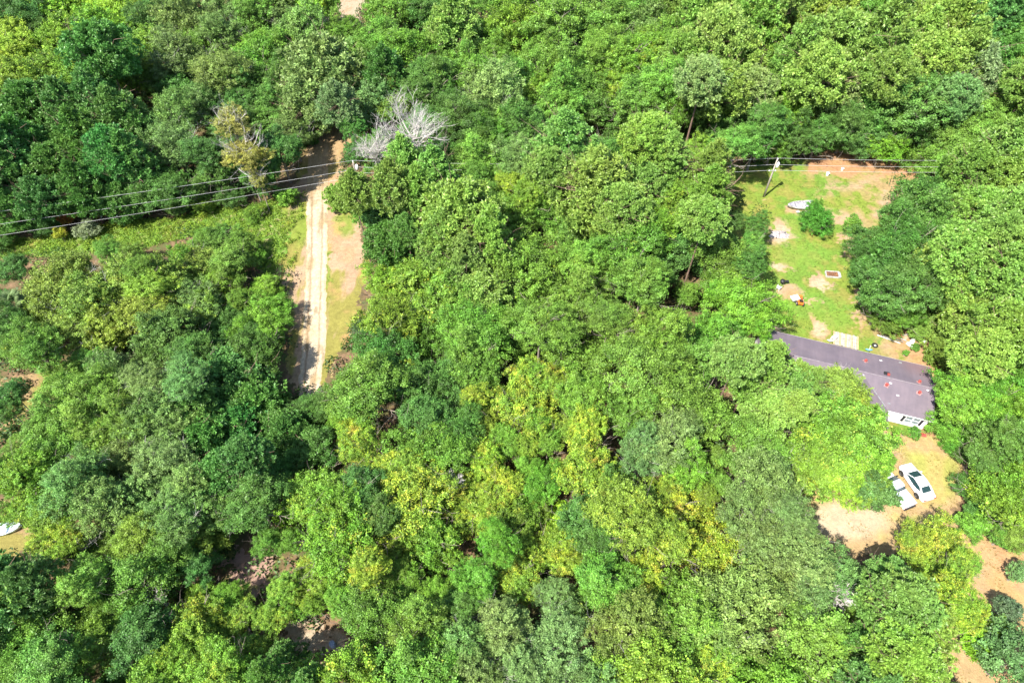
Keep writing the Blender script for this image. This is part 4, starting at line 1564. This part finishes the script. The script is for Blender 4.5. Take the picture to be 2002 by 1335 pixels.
def sedan(loc, heading, label):
    """x = forward"""
    t = empty('car', loc, heading)
    tag(t, label, 'car')
    S = [(-2.36, .72, .38, .62, .66, .62), (-2.30, .82, .28, .78, .90, .70), (-2.1, .87, .22, .86, 1.0, .74), (-1.55, .90, .2, .90, 1.03, .76),
         (-.9, .91, .2, .90, .98, .78), (0, .91, .2, .88, .96, .78), (.75, .91, .2, .86, .95, .76), (1.3, .90, .2, .82, .93, .72), (1.9, .87, .22, .74, .84, .66),
         (2.2, .80, .26, .64, .72, .60), (2.36, .66, .34, .52, .56, .5)]
    b = MB().loft([car_ring(x, section(w, zb, zs, zt, wt)) for x, w, zb, zs, zt, wt in S])
    body = b.build('body', M_carw, t, smooth=True)
    sd = body.modifiers.new('sub', 'SUBSURF')
    sd.levels = sd.render_levels = 1
    # greenhouse: roof panel + glass all round
    A = [(-1.60, .62, 1.0), (-.80, .56, 1.40), (.15, .56, 1.44), (1.10, .66, .95)]
    # glass shell
    gl = MB()
    rear, r0, r1, frt = A
    prof = lambda x, w, z, wb: [(x, -wb, .90), (x, -w, z - .02), (x, -w * .5, z + .01), (x, 0, z + .02), (x, w * .5, z + .01), (x, w, z - .02), (x, wb, .90)]
    gl.loft([prof(-1.62, .60, .98, .72), prof(-.82, .55, 1.38, .84), prof(.12, .55, 1.42, .85), prof(1.12, .62, .96, .78)], close=False, caps=False)
    glass = gl.build('side_glass', M_glass, t)
    # roof
    rb = MB().loft([[(x, -w, z - .03), (x, -w * .55, z + .03), (x, 0, z + .045), (x, w * .55, z + .03), (x, w, z - .03)] for x, w, z in
                    ((-.98, .60, 1.34), (-.75, .60, 1.41), (-.3, .61, 1.45), (.1, .60, 1.44), (.28, .58, 1.36))], close=False, caps=False)
    rb.build('roof', M_carw, t, smooth=True)
    # pillars
    for s in (-1, 1):
        MB().tube([(.28, s * .58, 1.36), (1.12, s * .72, .94)], .045, 6).build('pillar', M_carw, t)
        MB().tube([(-.98, s * .60, 1.33), (-1.66, s * .70, .97)], .085, 6).build('pillar', M_carw, t)
        MB().tube([(-.25, s * .60, 1.40), (-.30, s * .86, .90)], .03, 6).build('pillar', M_black, t)
        MB().tube([(.28, s * .60, 1.37), (-.3, s * .63, 1.41), (-.98, s * .62, 1.34)], .03, 5).build('roof_rail', M_carw, t)
        MB().box((.85, s * .98, .95), (.16, .2, .12)).build('mirror', M_carw, t, bevel=.03)
        MB().box((2.1, s * .62, .68), (.3, .28, .1), tilt=(0, R(15))).build('headlight', M_porc, t, bevel=.03)
        MB().box((-2.3, s * .62, .76), (.12, .34, .14)).build('taillight', M_tail, t, bevel=.03)
        for x in (-1.42, 1.45):
            # dark arch behind the wheel
            ar = MB().tube([(x, s * .80, .34), (x, s * .925, .34)], .385, 18)
            ar.build('wheel_arch', M_black, t)
            wheel(t, x, s * .85)
        MB().box((-.30, s * .925, .70), (.012, .012, .5)).build('door_seam', M_black, t)
        for x in (-.15, -1.05):
            MB().box((x, s * .93, .80), (.16, .03, .03)).build('door_handle', M_carw, t)
    MB().box((0, 0, .22), (3.6, 1.6, .12)).build('underbody', M_black, t)
    MB().box((2.33, 0, .42), (.08, .9, .14)).build('grille', M_black, t)
    MB().box((-2.36, 0, .55), (.03, .5, .12)).build('number_plate', M_metal, t)
    MB().box((-1.98, 0, 1.012), (.5, 1.1, .012)).build('boot_lid', M_carw, t)
    return t


def pickup(loc, heading, label):
    t = empty('pickup_truck', loc, heading)
    tag(t, label, 'truck')
    S = [(.75, .80, .45, .95, 1.02, .74), (.9, .84, .40, .98, 1.06, .76), (1.9, .84, .40, .95, 1.04, .72), (2.4, .80, .42, .85, .92, .66), (2.55, .74, .45, .72, .78, .6)]
    MB().loft([car_ring(x, section(w, zb, zs, zt, wt)) for x, w, zb, zs, zt, wt in S]).build('hood', M_carw, t, smooth=True)
    MB().box((-.05, 0, .72), (1.9, 1.66, .6)).build('cab', M_carw, t, bevel=.05)
    cb = MB().loft([[(x, -w, z - .05), (x, -w * .5, z), (x, w * .5, z), (x, w, z - .05)] for x, w, z in ((-.62, .62, 1.56), (-.3, .64, 1.62), (.3, .62, 1.60))], close=False, caps=False)
    cb.build('cab_roof', M_cover, t, smooth=True)
    MB().loft([[(-.85, -.78, 1.02), (-.64, -.62, 1.52), (-.64, .62, 1.52), (-.85, .78, 1.02)], [(1.0, -.78, 1.02), (.32, -.62, 1.55), (.32, .62, 1.55), (1.0, .78, 1.02)]],
              close=True, caps=True).build('cab_glass', M_glass, t)
    # bed
    bd = MB()
    bd.box((-1.75, 0, .60), (1.7, 1.6, .3))
    for s in (-1, 1):
        bd.box((-1.75, s * .80, .78), (1.75, .08, .46))
    bd.box((-2.62, 0, .78), (.08, 1.66, .46))
    bd.build('bed', M_carw, t, bevel=.02)
    MB().loft([[(x, -.80, 1.03), (x, -.4, 1.07), (x, .4, 1.07), (x, .80, 1.03)] for x in (-2.6, -1.8, -.98)], close=False, caps=False).build('bed_cover', M_cover, t)
    MB().box((-1.78, .42, 1.085), (1.62, .04, .03)).build('cover_rail', M_metal, t)
    MB().box((-2.74, 0, .52), (.14, 1.6, .16)).build('rear_bumper', M_black, t, bevel=.03)
    MB().box((2.60, 0, .52), (.14, 1.6, .2)).build('front_bumper', M_metal, t, bevel=.03)
    for s in (-1, 1):
        MB().box((-2.66, s * .72, .82), (.05, .12, .3)).build('taillight', M_tail, t)
        MB().box((2.5, s * .6, .72), (.12, .26, .14)).build('headlight', M_porc, t)
        MB().box((.78, s * .95, 1.1), (.12, .2, .2)).build('mirror', M_black, t, bevel=.03)
        for x in (-1.75, 1.65):
            MB().tube([(x, s * .72, .38), (x, s * .86, .38)], .42, 16).build('wheel_arch', M_black, t)
            wheel(t, x, s * .80, r=.36, w=.22)
    return t


ca = Vector((46.30, 35.45, 0))
sedan(ca, math.atan2(.965, -.26), 'white sedan parked on the dirt yard')
rc = Vector((44.40, 32.30, 0))
dirn = Vector((-.37, .93, 0)).normalized()
pickup(rc + dirn * 2.72, math.atan2(dirn.y, dirn.x), 'white pickup with a pale bed cover, half hidden under a round shrub')

# ------------------------------------------------------------------ poles and power lines
def pole(x, y, label, transformer=False, h=7.3):
    t = empty('utility_pole', (x, y, 0))
    tag(t, label, 'utility pole', 'utility poles')
    MB().tube([(0, 0, 0), (0, 0, h * .5), (0, 0, h)], [.17, .145, .115], 10).build('pole', M_pole, t, smooth=True)
    i = MB().tube([(0, 0, h), (0, 0, h + .08), (0, 0, h + .12), (0, 0, h + .2)], [.04, .1, .1, .03], 8)
    i.build('top_insulator', M_porc, t, smooth=True)
    for k, zz in enumerate((5.2,)):
        MB().tube([(-.75, -.12, zz), (.3, -.12, zz)], .04, 6).build('crossarm', M_metal, t)
        for xx in (-.7, .28):
            MB().tube([(xx, -.12, zz - .05), (xx, -.12, zz + .05), (xx, -.12, zz + .2)], [.07, .10, .04], 8).build('insulator', M_porc, t)
    if transformer:
        b = MB().tube([(.38, .1, 5.75), (.38, .1, 5.8), (.38, .1, 6.5), (.38, .1, 6.6)], [.18, .24, .24, .14], 12)
        tr = b.build('transformer', M_white, t, smooth=True)
        MB().tube([(.38, .1, 6.58), (.38, .1, 6.85)], [.05, .03], 6).build('bushing', M_porc, tr)
        MB().box((.17, .05, 6.2), (.2, .08, .3)).build('bracket', M_metal, t)
        MB().tube([(0, -.15, 7.0), (0, -.16, 3.0), (0, -.19, .2)], .02, 5).build('ground_wire', M_metal, t)
    return t


P1 = Vector((40.34, 85.65))
P2 = Vector((-24.08, 85.09))
P3 = Vector((104.5, 86.4))
pole(P1.x, P1.y, 'leaning-looking grey wooden utility pole with a white transformer, standing on the lawn', True)
pole(P2.x, P2.y, 'utility pole hidden in the trees right of the dirt track, only its white top showing', True)


def wire(a, b, sag, r, label):
    n = 28
    pts = []
    for k in range(n + 1):
        t = k / n
        p = a.lerp(b, t)
        p.z -= sag * 4 * t * (1 - t)
        pts.append(p)
    o = MB().tube(pts, r, 5).build('power_line', M_wire)
    tag(o, label, 'power line')
    return o


lv = [(7.5, 'top'), (6.3, 'middle'), (5.35, 'lowest')]
for (h, w_) in lv:
    off = -.12 if w_ == 'lowest' else 0
    wire(Vector((P2.x, P2.y + off, h)), Vector((P1.x, P1.y + off, h)), .9, .016, f'{w_} power line spanning from the hidden pole to the pole on the lawn')
    wire(Vector((P1.x, P1.y + off, h)), Vector((P3.x, P3.y + off, h)), .7, .016, f'{w_} power line running right from the pole on the lawn')
for (h, py0, w_) in ((7.5, 412, 'top'), (6.3, 437, 'middle'), (5.35, 459, 'lowest')):
    a = Vector((P2.x, P2.y, h if w_ == 'top' else h - (.5 if w_ == 'middle' else .9)))
    e = at(0, py0, 6.3 if w_ == 'top' else (5.1 if w_ == 'middle' else 4.2))
    d = e - a
    e2 = a + d * 1.15
    wire(a, e2, .25, .016, f'{w_} of the three pale power lines crossing the trees at the left')

# ------------------------------------------------------------------ things on the lawn
def boat(px, py, L, W, hdg, label, hull=M_oldwhite, cat='boat', inside=M_boatin):
    p = at(px, py, .4)
    t = empty('skiff', (p.x, p.y, 0), hdg)
    tag(t, label, cat)
    st = [(-.5, .86, .0), (-.25, 1.0, .0), (.05, .98, .0), (.3, .72, .08), (.43, .38, .16), (.5, .05, .26)]
    rings = []
    for u, w, lift in st:
        ww_ = W / 2 * w
        rings.append([(u * L, -ww_, .55 + lift * .6), (u * L, -ww_ * .8, .12 + lift), (u * L, 0, .02 + lift), (u * L, ww_ * .8, .12 + lift), (u * L, ww_, .55 + lift * .6)])
    MB().loft(rings, close=False, caps=False).build('hull', hull, t, smooth=True)
    ins = [[(x, y * .92, z + .03) for x, y, z in r] for r in rings]
    MB().loft(ins, close=False, caps=False).build('hull_lining', inside, t)
    g_ = MB()
    for s in (0, 4):
        g_.tube([Vector(r[s]) + Vector((0, 0, .02)) for r in rings], .05, 5)
    g_.tube([rings[0][0], rings[0][4]], .05, 5)
    g_.build('gunwale', hull, t)
    MB().box((-.5 * L + .02, 0, .33), (.06, W * .8, .44)).build('transom', hull, t)
    for u in (-.28, .0, .2):
        MB().box((u * L, 0, .42), (.3, W * .8 * (1 if u < .1 else .8), .05)).build('bench', hull if u < .1 else inside, t)
    MB().add([(.27 * L, -W * .36, .61), (.5 * L, 0, .74), (.27 * L, W * .36, .61)], [(0, 1, 2)]).build('foredeck', inside, t)
    return t


boat(1570, 402, 5.0, 1.9, math.pi + .05, 'weathered white and grey skiff lying on the lawn below the utility pole')
t = MB()
for (x, y, s, r) in ((0, 0, 1.1, .2), (.9, -.2, .7, -.3), (-1.1, .15, .6, .5)):
    t.box((x, y, .06), (s, .5, .05), rz=r)
o = t.build('white_panel_scraps', M_oldwhite)
p = at(1574, 416)
o.location = (p.x, p.y, .02)
tag(o, 'broken white panel scraps on the grass just below the weathered skiff', 'scrap')

# burnt heap with white ash
def heap(px, py, rx, ry, h, mat, name, parent=None, seed=0):
    p = at(px, py)
    rs = np.random.default_rng(seed)
    b = MB()
    rings = []
    for k in range(6):
        f = 1 - k / 5
        rings.append([(math.cos(a * .349) * rx * f * (1 + rs.normal() * .12), math.sin(a * .349) * ry * f * (1 + rs.normal() * .12), h * (1 - f ** 2) * (1 + rs.normal() * .2)) for a in range(18)])
    b.loft(rings, caps=False)
    o = b.build(name, mat, parent)
    if parent is None:
        o.location = (p.x, p.y, .005)
    return o


pit = at(1524, 459)
t = empty('fire_pit', (pit.x, pit.y, 0))
tag(t, 'burnt heap of grey ash with white ash on its left, on the lawn', 'ash heap')
a1 = heap(0, 0, 1.55, .95, .12, M_ash, 'ash_bed', t, 1)
a2 = heap(0, 0, .6, .36, .2, M_oldwhite, 'white_ash', t, 2)
a2.location = (-.75, -.05, .03)
rs = random.Random(2)
for k in range(9):
    x, y = rs.uniform(-1.2, 1.2), rs.uniform(-.7, .7)
    MB().tube([(x, y, .13), (x + rs.uniform(-.5, .5), y + rs.uniform(-.4, .4), .17)], .04, 5).build('charred_stick', M_black if k % 2 else M_greywood, t)

# raised bed
p = at(1627, 538)
t = empty('raised_bed', (p.x, p.y, 0), -.1)
tag(t, 'white framed raised garden bed with dry brown plants near the right side of the lawn', 'garden bed')
for (x, y, sx, sy) in ((0, .55, 1.9, .10), (0, -.55, 1.9, .10), (.95, 0, .34, 1.0), (-.95, 0, .12, 1.0)):
    MB().box((x, y, .14), (sx, sy, .28)).build('frame_board', M_oldwhite, t, bevel=.01)
MB().box((-.05, 0, .08), (1.6, .98, .14)).build('soil', plain('bed_soil', (.13, .06, .035), .95), t)
pl = MB()
for k in range(40):
    x, y = rs.uniform(-.8, .7), rs.uniform(-.42, .42)
    pl.tube([(x, y, .14), (x + rs.uniform(-.15, .15), y + rs.uniform(-.15, .15), .14 + rs.uniform(.1, .35))], .018, 3)
tag(pl.build('dry_stems', plain('dry_stem', (.40, .20, .07), .9), t), kind='stuff')

# riding mower and cart
p = at(1563, 592)
t = empty('riding_mower', (p.x, p.y, 0), 1.35)
tag(t, 'orange and black riding mower on the lawn beside a white cart', 'mower')
MB().box((.5, 0, .55), (.75, .5, .4), taper=.85).build('hood', M_orange, t, bevel=.05)
MB().box((-.25, 0, .42), (.85, .75, .22)).build('chassis', M_orange, t, bevel=.03)
MB().box((-.25, 0, .68), (.42, .44, .12)).box((-.46, 0, .88), (.1, .42, .32), tilt=(0, R(-12))).build('seat', M_black, t, bevel=.03)
MB().tube([(.18, 0, .7), (.0, 0, .95)], .02, 5).tube([(.0 + .15 * math.cos(a), .16 * math.sin(a), .96 + .07 * math.cos(a)) for a in np.linspace(0, 6.28, 13)], .018, 5).build('steering_wheel', M_black, t)
MB().box((.1, 0, .2), (.9, 1.05, .14)).build('mower_deck', M_tanwood, t, bevel=.03)
for (x, y, r) in ((-.5, .42, .27), (-.5, -.42, .27), (.7, .36, .18), (.7, -.36, .18)):
    wheel(t, x, y, r, .18)
p = at(1552, 588)
t = empty('garden_cart', (p.x, p.y, 0), .3)
tag(t, 'small white tub cart on the lawn, left of the orange mower', 'cart')
MB().loft([[(-.45, -.35, .3), (.45, -.35, .3), (.45, .35, .3), (-.45, .35, .3)], [(-.58, -.45, .68), (.58, -.45, .68), (.58, .45, .68), (-.58, .45, .68)],
           [(-.52, -.39, .68), (.52, -.39, .68), (.52, .39, .68), (-.52, .39, .68)], [(-.42, -.32, .45), (.42, -.32, .45), (.42, .32, .45), (-.42, .32, .45)]]).build('tub', M_white, t)
MB().tube([(.5, 0, .3), (1.0, 0, .5)], .025, 5).build('handle', M_black, t)
for s in (-1, 1):
    wheel(t, 0, s * .45, .2, .1)

# black grill and white chair
p = at(1527, 557)
t = empty('kettle_grill', (p.x, p.y, 0))
tag(t, 'small black grill standing at the left side of the lawn', 'grill')
MB().loft([[(r_ * math.cos(a * .524), r_ * math.sin(a * .524), z_) for a in range(12)] for r_, z_ in ((.1, .5), (.3, .6), (.36, .78), (.3, .95), (.1, 1.03))]).build('bowl', M_black, t, smooth=True)
for k in range(3):
    a = k * 2.1
    MB().tube([(.2 * math.cos(a), .2 * math.sin(a), .6), (.38 * math.cos(a), .38 * math.sin(a), 0)], .02, 5).build('leg', M_metal, t)
MB().box((.62, 0, .8), (.5, .35, .04)).build('side_shelf', M_black, t)


def chair(px, py, rz, label, mat=M_white):
    p = at(px, py)
    t = empty('plastic_chair', (p.x, p.y, 0), rz)
    tag(t, label, 'chair')
    MB().box((0, 0, .43), (.55, .52, .05)).build('seat', mat, t, bevel=.02)
    MB().box((-.27, 0, .70), (.05, .5, .5), tilt=(0, R(-10))).build('backrest', mat, t, bevel=.02)
    for x in (-.23, .23):
        for y in (-.22, .22):
            MB().box((x, y, .205), (.05, .05, .41)).build('leg', mat, t)
    for y in (-.28, .28):
        MB().box((0, y, .64), (.5, .05, .04)).build('armrest', mat, t)


chair(1521, 566, .8, 'white plastic chair on the lawn just below the black grill')
chair(1628, 664, 2.2, 'white plastic chair at the rear eave, left of the grey plank deck')

# plank deck behind the house
p = at(1652, 668)
t = empty('plank_deck', (p.x, p.y, 0), -.30)
tag(t, 'weathered grey plank deck behind the rear wall of the mobile home', 'deck')
dk = bpy.data.meshes.new('plank')
for k in range(13):
    x = -1.5 + k * .25
    o = MB().box((x, rs.uniform(-.06, .06), .30 + rs.uniform(-.012, .012)), (.215, 2.3, .04), rz=rs.uniform(-.01, .01)).build('plank', M_greywood if k % 3 else M_tanwood, t)
for y in (-.9, .9):
    MB().box((0, y, .14), (3.1, .1, .26)).build('joist', M_greywood, t)

# tyre
p = at(1710, 676)
t = empty('old_tyre', (p.x, p.y, 0))
tag(t, 'black tyre with something white inside, lying behind the mobile home', 'tyre')
MB().loft([[(rr * math.cos(a * .35), rr * math.sin(a * .35), z_) for a in range(18)] for rr, z_ in ((.22, .03), (.36, .0), (.42, .11), (.36, .22), (.22, .2), (.2, .11), (.22, .03))], caps=False).build('tyre', M_rubber, t, smooth=True)
MB().tube([(0, -.05, .02), (0, -.05, .16)], [.15, .12], 9).build('white_pot', M_white, t)

# buckets on the lawn's far side
for (px, py, lb, s) in ((1617, 343, 'white bucket on the lawn, the left one near the red dirt edge', 1.0), (1646, 333, 'white bucket nearer the far trees, on the red dirt', .8)):
    p = at(px, py)
    t = empty('bucket', (p.x, p.y, 0))
    tag(t, lb, 'bucket')
    o = MB().loft([[(rr * s * math.cos(a * .524), rr * s * math.sin(a * .524), z_ * s) for a in range(12)] for rr, z_ in ((.22, .0), (.30, .5), (.27, .5), (.2, .06))]).build('pail', M_white, t, smooth=False)
    MB().tube([(.3 * s * math.cos(a), .1, .5 * s + .12 * math.sin(a)) for a in np.linspace(0, 3.14, 8)], .012, 4).build('handle', M_metal, t)

# scrap heap under the trees behind the house
SC = [(1772, 660, .9, .5, .5, M_tanwood), (1783, 668, 1.0, .5, .9, M_white), (1765, 665, .8, .3, -.4, M_greywood), (1790, 660, .7, .5, .3, M_black), (1778, 675, .9, .4, -.9, M_white), (1800, 662, 1.0, .6, .2, M_greywood),
      (1795, 672, .6, .4, .8, M_tanwood), (1757, 658, .7, .3, .1, M_red), (1808, 668, .6, .5, .4, M_white), (1768, 656, 1.0, .2, .2, M_greywood), (1786, 655, .9, .25, -.2, M_tanwood)]
t0 = at(1780, 665)
t = empty('scrap_heap', t0)
tag(t, 'heap of broken boards and pale scrap under the trees behind the mobile home', 'scrap heap')
for k, (px, py, a_, b_, r_, mt) in enumerate(SC):
    q = at(px, py) - t0
    MB().box((q.x, q.y, .08 + .05 * (k % 4)), (a_, b_, .06), rz=r_, tilt=(.15 * math.sin(k * 2), .12 * math.cos(k * 3))).build('scrap_board', mt, t)
for k, (x0, y0, x1, y1) in enumerate(((1715, 655, 1760, 671), (1722, 655, 1766, 668))):
    a_, b_ = at(x0, y0, .12 + .1 * k), at(x1, y1, .2 + .1 * k)
    o = MB().tube([a_, b_], .05, 6).build('pipe', M_white if k == 0 else M_metal)
    tag(o, ['long white pipe lying left of the scrap heap, the nearer of two', 'long grey pipe lying left of the scrap heap, the farther of two'][k], 'pipe')

# mat by the front corner
p = at(1804, 850)
o = MB().box((0, 0, .02), (.8, .5, .03), rz=-.3).build('door_mat', M_red)
o.location = (p.x, p.y, .01)
tag(o, 'small red mat on the ground by the front right corner of the mobile home', 'mat')

# tank, left-edge skiff, tarp, spur-path scraps
p = at(1529, 866, 4.5)
t = empty('white_tank', (p.x, p.y, 0), .9)
tag(t, 'small white rounded tank glimpsed among the trees left of the lime green trees', 'tank')
MB().tube([(-.75, 0, 4.5), (-.68, 0, 4.5), (-.5, 0, 4.5), (.5, 0, 4.5), (.68, 0, 4.5), (.75, 0, 4.5)], [.05, .25, .38, .38, .25, .05], 12).build('tank', M_white, t, smooth=True)
for x in (-.4, .4):
    for y in (-.3, .3):
        MB().tube([(x, y, 0), (x, y, 4.25)], .05, 5).build('leg', M_metal, t)

boat(8, 1034, 3.6, 1.5, .22, 'pale blue-white skiff with its bow just inside the left edge', hull=M_paleblue, inside=M_cover)


def crumple(px, py, sx, sy, h, mat, name, label, cat, seed):
    rs = np.random.default_rng(seed)
    n = 9
    V = []
    for i in range(n):
        for j in range(n):
            V.append(((i / (n - 1) - .5) * sx + rs.normal() * .04, (j / (n - 1) - .5) * sy + rs.normal() * .04, h * rs.random() + .03))
    F = [(i * n + j, (i + 1) * n + j, (i + 1) * n + j + 1, i * n + j + 1) for i in range(n - 1) for j in range(n - 1)]
    o = MB().add(V, F).build(name, mat)
    p = at(px, py)
    o.location = (p.x, p.y, .01)
    tag(o, label, cat)


crumple(206, 420, 2.4, 1.6, .7, M_orange, 'tarp', 'crumpled orange tarp on the ground under the left power lines', 'tarp', 3)
crumple(214, 424, 2.6, 1.3, .6, M_white, 'tarp', 'crumpled white tarp just right of the orange one under the power lines', 'tarp', 4)
crumple(232, 424, 1.5, 1.2, .6, M_paleblue, 'tarp', 'small pale blue tarp at the right end of the tarps under the power lines', 'tarp', 5)

for k, (x0, y0, x1, y1) in enumerate(((622, 1251, 650, 1254), (655, 1270, 695, 1268), (664, 1259, 690, 1252), (668, 1262, 692, 1260), (660, 1256, 684, 1246))):
    a_, b_ = at(x0, y0, .15 + .03 * k), at(x1, y1, .2 + .03 * k)
    d = b_ - a_
    o = MB().box((a_ + b_) / 2, (d.length, .18, .05), rz=math.atan2(d.y, d.x)).build('board', M_tanwood)
    tag(o, ['long tan board left of the blue-grey barrel near the bottom edge', 'tan board right of and below the blue-grey barrel, the lowest one',
            'tan board right of the blue-grey barrel, second lowest of its pile', 'tan board right of the blue-grey barrel, farthest right of its pile',
            'tan board touching the blue-grey barrel, topmost of its pile'][k], 'board', 'loose boards by the barrel')
p = at(652, 1261)
o = MB().tube([(0, 0, 0), (0, 0, .1), (0, 0, .8), (0, 0, .88)], [.28, .3, .3, .26], 12).build('barrel', M_skin)
o.location = (p.x, p.y, 0)
tag(o, 'blue-grey barrel among loose boards near the bottom edge', 'barrel')

# ------------------------------------------------------------------ labels for the trees of the wood
DIRS = ['right of', 'lower right of', 'below', 'lower left of', 'left of', 'upper left of', 'above', 'upper right of']
bucket = {}
for rec in trees:
    t, code, px, py, rp, label, cat = rec
    if label:
        tag(t, label, cat or 'tree')
        continue
    cw, kw = KIND[code][7], KIND[code][8]
    best = min(LANDMARKS, key=lambda L: math.hypot(px - L[1], py - L[2]))
    ang = math.atan2(py - best[2], px - best[1])
    dn = DIRS[int(round(ang / (math.pi / 4))) % 8]
    bucket.setdefault((cw, kw, best[0], dn), []).append((math.hypot(px - best[1], py - best[2]), rec))
ORD = ['nearest', 'second nearest', 'third nearest', 'fourth nearest', 'fifth nearest', 'sixth nearest', 'seventh nearest', 'eighth nearest',
       'ninth nearest', 'tenth nearest', 'eleventh nearest', 'twelfth nearest', 'thirteenth nearest', 'fourteenth nearest', 'fifteenth nearest']
for (cw, kw, lm, dn), lst in bucket.items():
    lst.sort(key=lambda q: q[0])
    for i, (dd, rec) in enumerate(lst):
        o_ = '' if len(lst) == 1 else (ORD[i] if i < len(ORD) else 'outermost') + ' '
        tag(rec[0], f'{o_}{cw} {kw} {dn} the {lm}', 'shrub' if kw == 'shrub' else 'tree',
            'pines in the wood' if kw == 'pine' else ('shrubs among the trees' if kw == 'shrub' else f'{kw}s in the wood'))
from collections import Counter
print(Counter(o.name.split('.')[0] for o in bpy.data.objects if 'category' in o).most_common(8))
